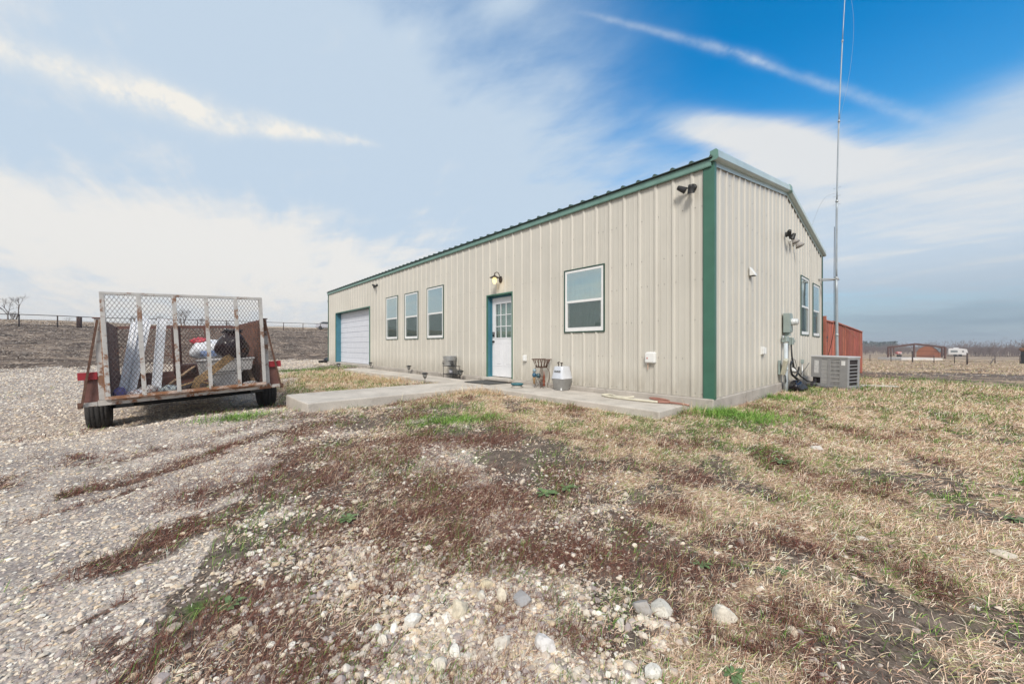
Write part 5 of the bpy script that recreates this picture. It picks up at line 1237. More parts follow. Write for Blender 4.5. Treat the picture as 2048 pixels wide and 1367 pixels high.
# side walls
for s_ in (-1, 1):
    b = MB(); x = s_ * (HW + .02)
    b.bx(x - .02, x + .02, 0, TL, SH - .04, SH); b.bx(x - .02, x + .02, .0601, TL, .0, .05)
    for y in (1.15, 2.3, TL - .03): b.bx(x - .018, x + .018, y - .02, y + .02, .051, SH - .041)
    o = b.build('side_wall', M_TB, t)
    b = MB()
    if s_ < 0: b.bx(-HW + .004, -HW + .008, .03, TL, .0, SH - .03); b.build('side_sheet', M_TB, o)
    else: lattice(b, T((HW + .005, .03, .03)) @ RZ(R(90)), TL - .05, SH - .06, .047, .085, .008, .012); b.build('side_mesh', M_MESHR, o)
    b = MB(); x = s_ * 1.0
    b.bx(x - .035 + s_ * .012, x + .035 + s_ * .012, -.012, .05, .0, SH); b.build('rear_post', M_TWC, t, .004)
    b = MB(); b.bx(x + s_ * .012 - .05, x + s_ * .012 + .05, -.025, .065, SH + .001, SH + .012); b.build('post_cap', M_TB, t)
    b = MB(); b.bx(x - s_ * .024 - .0135, x - s_ * .024 + .0095, -.045, .0, .0, SH - .01); b.build('hinge_strip', M_TRR, t)
    b = MB(); b.bar((s_ * 1.01, -.05, SH - .02), (s_ * 1.21, -.05, -.06), .026, .018, (0, 1, 0)); b.build('brace_rod', M_RUSTY, t)
    b = MB(); b.bx(s_ * 1.206, s_ * 1.25, -.05, .03, -.095, -.015); b.build('rod_bracket', M_RUSTY, t)
    b = MB(); b.bx(s_ * 1.045, s_ * 1.235, -.02, .075, .30, .405); b.build('tail_block', M_TRED, t, .004)
    # fender: sloped rear plate and a flat top over the wheel
    b = MB()
    b.prism([(s_ * 1.01, .052, -.022), (s_ * 1.19, .052, -.022), (s_ * 1.215, .40, .30), (s_ * 1.01, .40, .30)], (0, .010, .0))
    b.prism([(s_ * 1.035, .02, -.021), (s_ * 1.20, .02, -.021), (s_ * 1.165, .02, .30), (s_ * 1.035, .02, .30)], (0, .012, 0))
    b.bx(s_ * 1.01, s_ * 1.25, .40, 1.7, .30, .312); b.prism([(s_ * 1.01, 1.7, .30), (s_ * 1.25, 1.7, .30), (s_ * 1.25, 2.0, .0), (s_ * 1.01, 2.0, .0)], (0, .010, .006))
    b.build('fender', M_TB, t)
    # wheel
    zc = -.235 - .02 * s_ * 0
    b = MB(); m = T((s_ * (1.135 if s_ < 0 else 1.185), 1.15, zc)) @ RY(R(90))
    half = [(.352, .0), (.352, .020), (.343, .024), (.343, .034), (.351, .038), (.348, .066), (.339, .070), (.337, .078), (.342, .082), (.332, .104), (.314, .124), (.288, .138), (.255, .142), (.20, .118)]
    b.lathe([(r_, -x_) for r_, x_ in reversed(half)] + half[1:], 44, m)
    wh = b.build('wheel', M_RUBBER, t)
    b = MB(); b.lathe([(0, -.02), (.06, -.02), (.07, .05), (.16, .07), (.19, .11), (.205, .115), (.205, -.115), (.19, -.11), (.17, -.02)], 24, m); b.build('rim', M_TW, wh)
# front wall
b = MB(); b.bx(-HW + .001, HW - .001, TL - .021, TL + .02, SH - .041, SH + .02); b.bx(-HW + .001, HW - .001, TL - .021, TL + .02, .0, .17)
for x in (-.12, .45): b.bx(x - .025, x + .025, TL - .02, TL + .02, .171, SH - .042)
fw = b.build('front_wall', M_TB, t)
b = MB(); lattice(b, T((-HW + .01, TL, .17)), 2 * HW - .02, SH - .20, .060, .095, .0075, .009); b.build('front_mesh', M_MESHR, fw)
# ramp gate
GH = 1.545; GW = .975; yg = -.085
b = MB(); b.bx(-GW, GW, yg - .025, yg + .025, 0, .045); gate = b.build('ramp_gate', M_TRR, t, .004)
b = MB(); b.bx(-GW, GW, yg - .025, yg + .025, GH - .04, GH); b.bx(-GW, -GW + .05, yg - .025, yg + .025, .046, GH - .041); b.bx(GW - .05, GW, yg - .025, yg + .025, .046, GH - .041)
b.build('gate_frame', M_TWC, gate, .004)
for k in range(1, 5):
    x = -GW + 2 * GW * k / 5 + .006; b = MB(); b.bx(x - .026, x + .026, yg - .030, yg - .004, .02, GH - .02)
    b.build('gate_bar', M_TWC, gate, .003)
    b = MB()
    for z in (.3, .55, .82, 1.1, 1.36): b.lathe([(0, .004), (.006, .003), (.007, 0)], 6, T((x, yg - .030, z + rnd.uniform(-.04, .04))) @ RX(R(90)))
b = MB()
lattice(b, T((-GW + .03, yg + .003, .03)), 2 * GW - .06, GH - .05, .0475, .082, .0044, .006); b.build('gate_mesh', M_MESH, gate)
b = MB(); b.tube([(-GW + .05, yg + .04, -.02), (GW - .05, yg + .04, -.02)], .014, 8); b.build('hinge_rod', M_TRR, gate)
def TP(x, y, z): return MTR @ T((x, y, z))
# ---- load (each piece its own thing)
M_TRIM = mat('white_trim', (.80, .81, .84), .5, var=.06, dirt=.2, dirtcol=(.5,.5,.52))
GPK = 'white trim boards leaning in the trailer'
for i, (xb, yb_, xt, yt, L, w_, lab) in enumerate([
    (-.845, .20, -.66, .65, 1.22, .052, 'leftmost white trim board leaning in the trailer, standing the most upright'),
    (-.81, .24, -.61, .60, 1.26, .050, 'second white trim board from the left in the leaning bundle in the trailer'),
    (-.775, .30, -.555, .62, 1.28, .055, 'third white trim board in the middle of the leaning bundle in the trailer'),
    (-.74, .22, -.515, .52, 1.24, .048, 'fourth white trim board near the right side of the leaning bundle'),
    (-.71, .18, -.475, .50, 1.22, .050, 'rightmost white trim board of the slanting bundle in the trailer'),
    (-.455, .16, -.33, .40, 1.20, .115, 'wide white trim board standing apart, nearly upright, behind the second gate bar')]):
    a_ = Vector((xb, yb_, .02)); d_ = Vector((xt, yt, 1.18)) - a_; d_.normalize()
    b = MB(); b.bar((0, 0, 0), d_ * L, w_, .016, (0, 1, 0)); b.bar(d_ * .002 + Vector((-w_ * .42, -.012, 0)), d_ * L + Vector((-w_ * .42, -.012, 0)), .012, .012, (0, 1, 0))
    o = b.build('trim_board', M_TRIM, None); o.matrix_basis = TP(*a_); tag(o, lab, 'board', GPK)
t2 = thing('furniture_frame', 'dark brown upholstered furniture frame standing at the front of the trailer', 'furniture', TP(-.10, 1.9, .0))
M_LEA = mat('brown_leather', (.055, .022, .018), .45, var=.3, scale=6, bump=.3)
b = MB(); b.bx(-.08, .05, -.08, .08, .18, 1.12); b.build('post', M_LEA, t2, .02)
b = MB(); b.bx(-.08, .85, -.12, .12, .16, .38); b.build('rail', M_LEA, t2, .03)
b = MB(); b.bx(-.6, .95, -.03, .03, .0, .15); b.build('skirt', mat('brown_board', (.15, .06, .045), .6), t2)
# bins
M_BIN = mat('white_bin', (.72, .70, .68), .5, var=.06, dirt=.2)
def bin_(label, x, y, z, w, d, h, rz, n='plastic_bin'):
    t3 = thing(n, label, 'bin', TP(x, y, z) @ RZ(R(rz)), 'white plastic bins in the trailer')
    b = MB(); tp = .04
    def ringq(z_, e): return [(-w/2+e, -d/2+e, z_), (w/2-e, -d/2+e, z_), (w/2-e, d/2-e, z_), (-w/2+e, d/2-e, z_)]
    lv = [ringq(0, tp), ringq(h - .02, .004), ringq(h - .02, -.018), ringq(h, -.018), ringq(h, .008), ringq(.012, tp + .008)]
    vs = [p for l in lv for p in l]; fs = [(3,2,1,0)]
    for k in range(5):
        for i in range(4): j = (i + 1) % 4; fs.append((k*4+i, k*4+j, k*4+4+j, k*4+4+i))
    fs.append((20,21,22,23)); b.add(vs, fs); b.build('tub', M_BIN, t3, .006)
    return t3
bin_('lower white plastic bin standing on the trailer bed under another bin', .43, .42, .005, .44, .40, .25, 4)
bin_('upper white plastic bin holding the black rubbish bag in the trailer', .52, .50, .262, .72, .42, .22, -3)
bin_('rear white plastic bin in the trailer with the grocery bag on top', .33, 1.0, .10, .40, .35, .36, 6)
o = lump(MB(), (0, 0, .24), (.25, .20, .27), 40, 28, .12, 11).build('rubbish_bag', mat('rubbish_bag', (.028, .016, .020), .18, var=.3, scale=12, bump=1.0, bscale=11), None); o.matrix_basis = TP(.60, .52, .43); tag(o, 'shiny black rubbish bag with a knotted top standing in the trailer', 'rubbish bag')
kb = MB()
for i in range(7):
    a = i * .9; kb.tube([(0, 0, .42), (.03 * math.cos(a), .03 * math.sin(a), .50), (.08 * math.cos(a), .06 * math.sin(a), .54), (.17 * math.cos(a + .3), .10 * math.sin(a), .56 + .05 * math.sin(a * 2))], [.05, .03, .045, .006], 6)
kb.build('knot', M_BAG, o)
m_, n_, p_ = new_mat('grocery_bag_plastic'); tc = n_.n('ShaderNodeTexCoord').outputs['Object']; sp = n_.n('ShaderNodeSeparateXYZ'); n_.L.new(tc, sp.inputs[0])
inb = n_.m('MULTIPLY', n_.ss(n_.m('ABSOLUTE', n_.m('SUBTRACT', sp.outputs[2], .10)), .06, .045), n_.ss(n_.m('ABSOLUTE', sp.outputs[0]), .16, .13))
n_.put(p_.inputs['Base Color'], n_.mix(n_.m('MULTIPLY', inb, n_.lin(n_.noise(tc, 30, 4), .3, .7, .4, 1.)), (.72, .74, .78), (.22, .36, .72))); p_.inputs['Roughness'].default_value = .35
n_.put(p_.inputs['Normal'], n_.bump(n_.noise(tc, 16, 5), .6, .02))
o = lump(MB(), (0, 0, .16), (.27, .17, .19), 34, 22, .13, 21).build('grocery_bag', m_, None); o.matrix_basis = TP(.30, .95, .48); tag(o, 'white and blue plastic grocery bag with a red top in the trailer', 'shopping bag')
kb = lump(MB(), (-.13, -.02, .33), (.13, .07, .06), 20, 12, .25, 3); kb.build('red_top', mat('red_plastic', (.50, .06, .08), .4, bump=.5, bscale=20), o)
# golden ribbed strip
t4 = thing('golden_strip', 'ribbed golden strip bent over the edge of the white bins in the trailer', 'strip', TP(0, 0, 0))
M_GOLD = mat('gold_foil', (.50, .32, .15), .4, metal=.1, var=.25, scale=20)
b = MB(); path = [Vector(p) for p in [(.53, .18, .52), (.48, .12, .50), (.36, .10, .40), (.22, .10, .28), (.12, .10, .20), (.05, .10, .16), (.02, .10, .05), (.0, .10, .01)]]
for k in range(7):
    off = (k - 3) * .017; b.tube([p + Vector((-off * .62, 0, off * .78)) for p in path], .0085, 6)
b.build('strip', M_GOLD, t4)
b = MB(); b.tube([(-.28, .12, .02), (-.15, .11, .09), (0, .10, .14), (.12, .10, .12), (.26, .12, .05)], .014, 6); b.build('loose_band', M_GOLD, t4)
# odd lumber and a dark box among the load
M_LUM = mat('old_lumber', (.30, .20, .12), .8, var=.3, scale=8, dirt=.4)
for a_, e_, w_, lab in (((-.30, 1.2, .02), (.55, 2.4, .62), .055, 'long brown stick lying across the trailer load towards the front'), ((.86, .35, .02), (.80, 1.5, .80), .06, 'brown board leaning on the right side mesh of the trailer'), ((-.25, .45, .03), (.12, .30, .10), .05, 'short tan stick lying on the trailer bed before the dark furniture')):
    b = MB(); b.bar((0, 0, 0), Vector(e_) - Vector(a_), w_, .022); o = b.build('lumber_piece', M_LUM, None); o.matrix_basis = TP(*a_); tag(o, lab, 'lumber')
o = MB().box((0, 0, .17), (.34, .30, .33)).build('carton', mat('dark_carton', (.085, .045, .035), .8, var=.3, scale=10), None, .008); o.matrix_basis = TP(.80, .95, .0) @ RZ(R(12)); tag(o, 'dark brown carton on the trailer bed behind the white bins', 'box')
# litter on the bed
LIT = [((.62, .58, .55), -.52, .14, .13, .12, 'crumpled white and brown wrapper on the trailer bed left of the second gate bar'), ((.55, .60, .58), -.30, .13, .12, .10, 'multicoloured crumpled wrapper on the trailer bed at the foot of the wide board'), ((.65, .66, .70), -.66, .12, .12, .08, 'pale plastic scrap on the trailer bed under the leaning boards'),
       ((.05, .03, .03), -.08, .20, .13, .10, 'dark brown shoe-sized scrap on the trailer bed near the third gate bar'), ((.70, .69, .66), .78, .10, .11, .06, 'small white packet at the right end of the trailer bed'), ((.30, .36, .18), .22, .14, .06, .05, 'small green and white scrap near the fourth gate bar'), ((.14, .13, .36), -.84, .10, .07, .13, 'crumpled blue cloth in the left rear corner of the trailer')]
for i, (c_, x, y, w_, h_, lab) in enumerate(LIT):
    m_, n_, p_ = new_mat('scrap'); tc = n_.n('ShaderNodeTexCoord').outputs['Object']
    cn = n_.mix(n_.ss(n_.noise(tc, 22, 4, .6), .5, .62), c_, (.10, .12, .16) if i % 2 else (.30, .12, .10)); n_.put(p_.inputs['Base Color'], cn if i not in (3, 6) else c_ + (1,)); p_.inputs['Roughness'].default_value = .45
    o = lump(MB(), (0, 0, h_ * .5), (w_, w_ * .7, h_ * .62), 20, 12, .22, 30 + i).build('litter_scrap' if i != 6 else 'blue_cloth', m_, None); o.matrix_basis = TP(x, y, .0); tag(o, lab, 'litter' if i != 6 else 'cloth')
# pale tall item seen through the gate is part of the front load; dark patch of oil under the bed is left out
# ------------------------------------------------------------------ mast, fences, far things
# antenna mast strapped to the gable end
M_MAST = mat('mast_steel', (.36, .40, .43), .45, metal=.3, var=.08, scale=3)
t = thing('antenna_mast', 'very tall thin grey antenna mast strapped to the back corner of the gable', 'antenna mast', MBLD @ T((.43, 8.6, 0)))
def mastp(z):     # slight bow towards the top
    u = z / 11.5; return (-.045 * math.sin(u * 3.1) + .16 * u * u, -.05 * math.sin(u * 3.1) + .18 * u * u, z)
seg = [(-.6, 2.9, .036), (2.85, 5.2, .026), (5.15, 7.6, .019), (7.55, 10.0, .015), (9.95, 13.5, .011)]
for z0, z1, r_ in seg:
    b = MB(); b.tube([mastp(z0 + (z1 - z0) * k / 8) for k in range(9)], r_, 10); b.build('mast_section', M_MAST, t)
for z in (1.15, 2.85, 5.15, 7.55, 9.95):
    b = MB(); p = mastp(z); b.lathe([(.046 - z * .0025, -.03), (.050 - z * .0025, 0), (.046 - z * .0025, .03)], 10, T(p)); b.build('clamp', M_GALV, t)
for z in (5.05, 5.3, 5.55): b = MB(); p = mastp(z); b.tube([(p[0] - .08, p[1] - .05, p[2] - .02), (p[0] + .08, p[1] + .05, p[2] + .03)], .005, 5); b.build('guy_lug', M_GALV, t)
b = MB(); p = mastp(2.82); b.bar((p[0] + .06, p[1], 2.82), (-.42, -.10, 2.86), .05, .035); b.bar((p[0] + .06, p[1] + .06, 2.80), (-.42, .16, 2.84), .03, .025); b.build('wall_bracket', M_GALV, t)
b = MB(); p0 = Vector(mastp(2.0)); b.tube(sm([(-.30, .3, .35), (-.24, .2, .55), (-.15, .05, .9), p0 + Vector((-.06, 0, -.6)), p0 + Vector((-.055, -.02, .3)), Vector(mastp(3.2)) + Vector((-.05, -.02, 0)), Vector(mastp(4.4)) + Vector((-.05, 0, 0))], 6), .008, 6); b.build('coax_cable', M_CABLE, t)
b = MB()
b.tube(sm([Vector(mastp(5.3)) + Vector((-.02, 0, .1)), Vector((-.25, -.10, 5.33)), Vector((-.42, -.18, 5.0)), Vector((-.62, -.28, 4.3))], 6), .003, 4)
b.tube(sm([Vector(mastp(12.0)), Vector(mastp(10.5)) + Vector((.22, .05, 0)), Vector(mastp(9.0)) + Vector((.20, .05, 0)), Vector(mastp(7.6)) + Vector((.02, 0, 0))], 6), .0022, 4)
b.build('loose_wire', mat('pale_wire', (.35, .38, .40), .5), t)
# red privacy fence carrying on from the gable line
m_, n_, p_ = new_mat('red_cedar'); tc = n_.n('ShaderNodeTexCoord').outputs['Object']
col_at = n_.n('ShaderNodeAttribute', attribute_name='col').outputs['Color']
grain = n_.noise(n_.vm('MULTIPLY', tc, (30., 30., 1.6)), 1.5, 5, .6)
n_.put(p_.inputs['Base Color'], n_.mix(n_.ss(grain, .35, .7), col_at, (.22, .065, .045))); p_.inputs['Roughness'].default_value = .75; M_RED = m_
t = thing('privacy_fence', 'red-stained board privacy fence running back from the building corner', 'fence', MBLD @ T((.06, 9.05, 0)))
def fz(y): p = MBLD @ Vector((.06, 9.05 + y, 0)); return gz(p.x, p.y)
def boards(name, y0, y1, toph, parent):
    vs = []; fs = []; cs = []; y = y0; i = 0
    while y < y1 - .02:
        wdb = .132; g = fz(y); z0 = g + .03; z1 = toph(y); x = .012 * (i % 2) + rnd.uniform(0, .005); o = len(vs)
        vs += [(x, y, z0), (x + .018, y, z0), (x + .018, y + wdb, z0), (x, y + wdb, z0), (x, y, z1), (x + .018, y, z1), (x + .018, y + wdb, z1), (x, y + wdb, z1)]
        fs += [(o+a, o+b_, o+c_, o+d_) for a, b_, c_, d_ in ((0,3,2,1),(4,5,6,7),(0,1,5,4),(1,2,6,5),(2,3,7,6),(3,0,4,7))]
        k = rnd.uniform(.58, 1.2); c_ = (.50 * k, .155 * k * rnd.uniform(.85, 1.2), .105 * k, 1); cs += [c_] * 8; y += .140; i += 1
    ob = np_mesh(name, np.array(vs), np.array(fs).ravel(), np.full(len(fs), 4), M_RED, {'col': np.array(cs)}); ob.parent = parent; return ob
ft = lambda y: 1.66 - .016 * y
boards('gate_boards', .08, 1.35, lambda y: 1.60, t); boards('boards', 1.40, 9.85, ft, t)
M_RED2 = mat('red_rail', (.48, .16, .11), .75, var=.15, scale=5)
b = MB(); b.bar((.0, 1.38, ft(1.4) + .015), (.0, 9.9, ft(9.9) + .015), .14, .035); b.bar((0, .06, 1.62), (0, 1.37, 1.62), .13, .035); b.build('cap_rail', M_RED2, t)
for y in (.0, 1.375, 9.90):
    b = MB(); b.bx(-.05, .05, y - .045, y + .045, fz(y) - .1, (1.76 if y < .5 else ft(y) - .005)); b.build('post', M_RED2, t)
b = MB(); b.bx(.032, .05, .15, .27, 1.05, 1.13); b.bx(.032, .05, .15, .22, .95, 1.0); b.build('latch', M_BLACK, t)
b = MB(); b.tube(sm([(.06, 3.2, 1.62), (.08, 5.0, 1.45), (.08, 7.5, 1.20)], 5), .007, 5); b.build('hanging_cord', mat('cord_tan', (.42, .33, .25), .8), t)
# pale board lying by the air conditioner
o = MB().bx(-.55, .55, -.07, .07, 0, .03).build('pale_plank', mat('pale_wood', (.55, .53, .47), .8, dirt=.3), None, .004); p = pix(1738, 772, -.20); o.matrix_basis = T((p[0], p[1], gz(*p) + .03)) @ RZ(R(-22)); tag(o, 'pale weathered plank lying in the grass right of the air conditioner', 'plank')

# pipe fence along the field on the left
def ray_h(px, r):   # point at distance r in the direction of px
    th_ = math.atan((px - 1024) / 747); return (r * math.sin(th_), r * math.cos(th_))
M_PIPE = mat('rusty_pipe', (.055, .035, .028), .75, var=.3, scale=1)
FP = [ray_h(px, np.interp(px, [-200, 38, 607, 700], [62, 69, 80, 84])) for px in (-210, -140, -40, 38, 115, 190, 262, 330, 395, 453, 512, 567, 606, 641, 676)]
t = thing('pipe_fence', 'long dark pipe rail fence along the rising field on the left', 'fence', T((FP[0][0], FP[0][1], 0)))
O = Vector((FP[0][0], FP[0][1], 0)); prev = None; rb = MB()
for x, y in FP:
    z = gz(x, y); b = MB(); b.tube([Vector((x, y, z - .2)) - O, Vector((x, y, z + 1.36)) - O], .060, 8); b.build('post', M_PIPE, t)
    if prev:
        for h_, r_ in ((1.36, .045), (.80, .022), (.16, .040)): rb.tube([Vector(prev) + Vector((0, 0, h_)) - O, Vector((x, y, z + h_)) - O], r_, 6)
    prev = (x, y, z)
rb.build('rails', M_PIPE, t)
x, y = ray_h(158.5, 71.5); z = gz(x, y); b = MB(); b.lathe([(.24, -.3), (.24, 1.32), (.22, 1.36), (0, 1.37)], 16); o = b.build('wooden_post', mat('post_brown', (.085, .045, .035), .85, var=.25, scale=2), None); o.matrix_basis = T((x, y, z)); tag(o, 'thick dark brown post standing in the line of the pipe fence', 'post')
# car beyond the fence, mostly behind the building
x, y = ray_h(656, 89); z = gz(x, y)
t = thing('parked_car', 'silver car parked on the rise beyond the pipe fence, half hidden by the building', 'car', T((x, y, z - .02)) @ RZ(R(200)) @ RX(R(4)))
M_CAR = mat('car_silver', (.50, .48, .50), .3, metal=.4, var=.03)
b = MB(); sil = [(-2.2, .35), (-2.25, .75), (-2.1, .95), (-1.2, 1.02), (-.55, 1.55), (.9, 1.58), (1.6, 1.08), (2.15, 1.0), (2.25, .55), (2.2, .35)]
n = len(sil); vs = []
for yy, k in ((-.86, 1), (-.92, .0), (.92, 0), (.86, 1)): vs += [(x_, yy * (.80 if (z_ > 1.1 and k) else 1), z_) for x_, z_ in sil]
b.add(vs, [tuple(reversed(range(n))), tuple(3 * n + i for i in range(n))] + [(k * n + i, k * n + (i + 1) % n, (k + 1) * n + (i + 1) % n, (k + 1) * n + i) for k in range(3) for i in range(n)])
b.build('body', M_CAR, t, .05)
b = MB()
for s_ in (-1, 1): b.prism([(-1.0, s_ * .84, 1.06), (-.5, s_ * .76, 1.48), (.85, s_ * .76, 1.5), (1.4, s_ * .84, 1.1)], (0, s_ * .05, 0))
b.prism([(-1.22, -.66, 1.06), (-.62, -.6, 1.53), (-.62, .6, 1.53), (-1.22, .66, 1.06)], (-.04, 0, .04)); b.prism([(1.62, -.66, 1.12), (1.0, -.6, 1.55), (1.0, .6, 1.55), (1.62, .66, 1.12)], (.04, 0, .04)); b.build('window', mat('car_glass', (.04, .045, .05), .1), t)
for sx_ in (-1.4, 1.4):
    for s_ in (-1, 1): b = MB(); b.lathe([(0, -.1), (.2, -.11), (.33, -.10), (.34, 0), (.33, .10), (.2, .11), (0, .1)], 18, T((sx_, s_ * .84, .34)) @ RX(R(90))); b.build('wheel', M_RUBBER, t)
for s_ in (-1, 1):
    b = MB(); b.box((-2.2, s_ * .6, .82), (.1, .35, .14)); b.build('headlight', M_LENS, t, .02)
b = MB(); b.bx(-2.28, -2.2, -.85, .85, .42, .60); b.bx(2.2, 2.28, -.85, .85, .42, .60); b.build('bumper', M_BLACK, t, .02)

# bare trees
M_BARK = mat('bare_bark', (.16, .135, .12), .9, var=.2, scale=.6); M_TWIG = mat('bare_twigs', (.17, .14, .125), .9, var=.2, scale=.4)
def grow(bt, bw, p, d, L, r_, lv, g_, n=5, spread=.55):
    pts = [p]; q_ = Vector(p); dd = Vector(d)
    for k in range(3):
        dd = (dd + Vector((g_.uniform(-1, 1), g_.uniform(-1, 1), g_.uniform(-.5, .9))) * .16).normalized(); q_ = q_ + dd * L / 3; pts.append(q_.copy())
    (bt if lv > 2 else bw).tube(pts, [r_, r_ * .85, r_ * .7, r_ * .55], n if lv > 2 else 3, False)
    if lv == 0: return
    nb = g_.choice((2, 3, 3)) + (1 if lv < 3 else 0)
    for k in range(nb):
        f = g_.uniform(.45, 1.0); i = min(2, int(f * 3)); s0_ = pts[i].lerp(pts[i + 1], f * 3 - i)
        v = Vector((g_.uniform(-1, 1), g_.uniform(-1, 1), g_.uniform(-.1, .8))).normalized()
        grow(bt, bw, s0_, (dd * (1 - spread) + v * spread).normalized(), L * g_.uniform(.58, .80), r_ * .52, lv - 1, g_, n, spread)
def bare_tree(label, x, y, h, seed, trunks=1, lv=4, lean=(0, 0), spread=.55, rk=.028):
    g_ = random.Random(seed); z = gz(x, y); t = thing('bare_tree', label, 'tree', T((x, y, z)))
    bt, bw = MB(), MB()
    for k in range(trunks):
        d = Vector((lean[0] + g_.uniform(-.35, .35) * (trunks > 1), lean[1] + g_.uniform(-.2, .2), 1)).normalized()
        grow(bt, bw, Vector((g_.uniform(-.3, .3) * (trunks > 1), 0, -.3)), d, h * .42, h * rk, lv, g_, 6, spread)
    bt.build('trunk', M_BARK, t, fix=False); bw.build('twigs', M_TWIG, t, fix=False)
x, y = ray_h(15, 104); bare_tree('bare tree on the crest at the far left, the left one of the tall pair', x, y, 4.3, 5, 1, 5, (-.25, 0), .40)
x, y = ray_h(30, 105); bare_tree('bare tree on the crest with long branches reaching right, beside the leftmost tree', x, y, 4.6, 8, 1, 5, (.22, 0), .40)
x, y = ray_h(22, 106); bare_tree('short bare bush between the two tall bare trees on the crest', x, y, 2.6, 33, 3, 3)
for px, r_, h_, sd_, lab in ((135, 108, 2.0, 14, 'low bare bush on the crest just left of the thick brown post'), (268, 112, 3.0, 15, 'bare bush on the crest seen through the second bay of the trailer gate'), (322, 112, 3.3, 41, 'bare bush on the crest behind the leaning white boards'), (365, 112, 5.0, 17, 'tallest bare tree seen through the middle of the trailer gate'), (405, 114, 3.4, 18, 'bare bush behind the grocery bag, right of the tree in the middle of the gate'), (452, 115, 2.6, 19, 'low bare bush on the crest behind the black rubbish bag'), (590, 125, 2.3, 20, 'tiny bare sapling on the skyline between the trailer and the building')):
    x, y = ray_h(px, r_); bare_tree(lab, x, y, h_, sd_, 2 if h_ > 2.4 else 1, 4)
# the wood on the right reads as one mass
def far_wood(name, label, px0, px1, r0, r1, n, h0, h1, seed, m1):
    g_ = random.Random(seed); b = MB()
    for k in range(n):
        px = g_.uniform(px0, px1); r_ = g_.uniform(r0, r1); x, y = ray_h(px, r_); z = gz(x, y); h = g_.uniform(h0, h1) * (1 if g_.random() < .85 else 1.18)
        grow(b, b, Vector((x, y, z - .3)), Vector((g_.uniform(-.2, .2), g_.uniform(-.2, .2), 1)).normalized(), h * .42, h * .020, 3, g_, 3, .6)
        for q in range(16):   # brushy outer twigs
            a = g_.uniform(0, 6.28); rr2 = h * g_.uniform(.05, .34); zz = z + h * g_.uniform(.1, 1.0); p0 = Vector((x + rr2 * math.cos(a), y + rr2 * math.sin(a), zz))
            v = Vector((math.cos(a) * g_.uniform(.1, .7), math.sin(a) * g_.uniform(.1, .7), g_.uniform(.3, 1))) * h * .13
            b.tube([p0, p0 + v * .6 + Vector((g_.uniform(-.1, .1), 0, 0)), p0 + v], [h * .008, h * .006, h * .003], 3, False)
    return tag(b.build(name, m1, None, fix=False), label, 'woods', kind='stuff')
M_WOODS = mat('winter_wood', (.215, .168, .158), .95, var=.25, scale=.08)
far_wood('bare_woods', 'winter wood of bare grey-brown trees along the far edge of the pasture', 1850, 2420, 165, 205, 620, 3.2, 4.4, 3, M_WOODS)
far_wood('bare_woods', 'lower thin bare wood behind the steel frame at the far edge of the pasture', 1690, 1870, 185, 260, 260, 3.0, 4.2, 4, M_WOODS)
# evergreen mass far left of the frame
b = MB(); g_ = random.Random(9)
for k in range(70):
    px = g_.uniform(1690, 1790); r_ = g_.uniform(380, 460); x, y = ray_h(px, r_); z = gz(x, y); h = g_.uniform(5, 6.8)
    for q in range(70):
        u = g_.random(); a = g_.uniform(0, 6.28); rr2 = h * .36 * (1 - abs(u - .45)) * math.sqrt(g_.random()); c0 = Vector((x + rr2 * math.cos(a), y + rr2 * math.sin(a), z + h * u)); s_ = h * g_.uniform(.05, .10)
        e1 = Vector((g_.uniform(-1, 1), g_.uniform(-1, 1), g_.uniform(-1, 1))).normalized() * s_; e2 = e1.cross(Vector((g_.uniform(-1, 1), g_.uniform(-1, 1), g_.uniform(-1, 1)))).normalized() * s_
        b.add([c0 + e1, c0 + e2, c0 - e1, c0 - e2], [(0, 1, 2, 3)])
tag(b.build('evergreen_woods', mat('evergreen_far', (.085, .115, .105), .9, var=.3, scale=.2), None, fix=False), 'distant line of dark evergreen trees on the horizon behind the red fence', 'woods', kind='stuff')

# steel frame of an unfinished barn
FD = 90.0
def far(px, d=FD): x = (px - 1024) / 747 * d; return Vector((x, d, gz(x, d)))
M_STEEL = mat('rust_steel', (.115, .055, .042), .75, var=.2, scale=.5)
L_ = far(1774.5, 88); Rr = far(1887.5, 88); base = (L_ + Rr) / 2; zb = min(L_.z, Rr.z)
t = thing('steel_frame', 'bare rust-brown steel frame of an open barn in the far pasture', 'barn frame', T((base.x, base.y, zb)))
ay = Vector((base.x, base.y, 0)).normalized(); ax = Vector((ay.y, -ay.x, 0)); Wf = 4.02 * math.pi / 180 * math.hypot(base.x, base.y)
zt = CAMZ + (692 - 693.5) / 747 * 88 - zb; zp = CAMZ + (692 - 686.5) / 747 * 88 - zb
for k, dpt_ in enumerate((0, 15, 34)):
    for s_ in (-1, 1):
        b = MB(); p = ax * s_ * Wf / 2 + ay * dpt_; b.bar(p + Vector((0, 0, -1.2)), p + Vector((0, 0, zt)), .30, .22); b.build('column', M_STEEL, t)
    b = MB()
    for s_ in (-1, 1): b.bar(ax * s_ * Wf / 2 + ay * dpt_ + Vector((0, 0, zt - .1)), ay * dpt_ + Vector((0, 0, zp - .1)), .22, .36)
    b.build('rafter', M_STEEL, t)
b = MB(); b.bar(Vector((-.45, -.1, -1.0)), Vector((-.45, -.1, zp - .35)), .22, .22); b.build('column', M_STEEL, t)
b = MB()
for s_ in (-1, 1):
    b.bar(ax * s_ * Wf / 2 + Vector((0, 0, zt)), ax * s_ * Wf / 2 + ay * 34 + Vector((0, 0, zt)), .15, .2)
    for h_ in (.9, 1.7): b.bar(ax * s_ * Wf / 2 + Vector((0, 0, h_)), ax * s_ * Wf / 2 + ay * 34 + Vector((0, 0, h_)), .08, .12)
b.build('girts', M_STEEL, t)
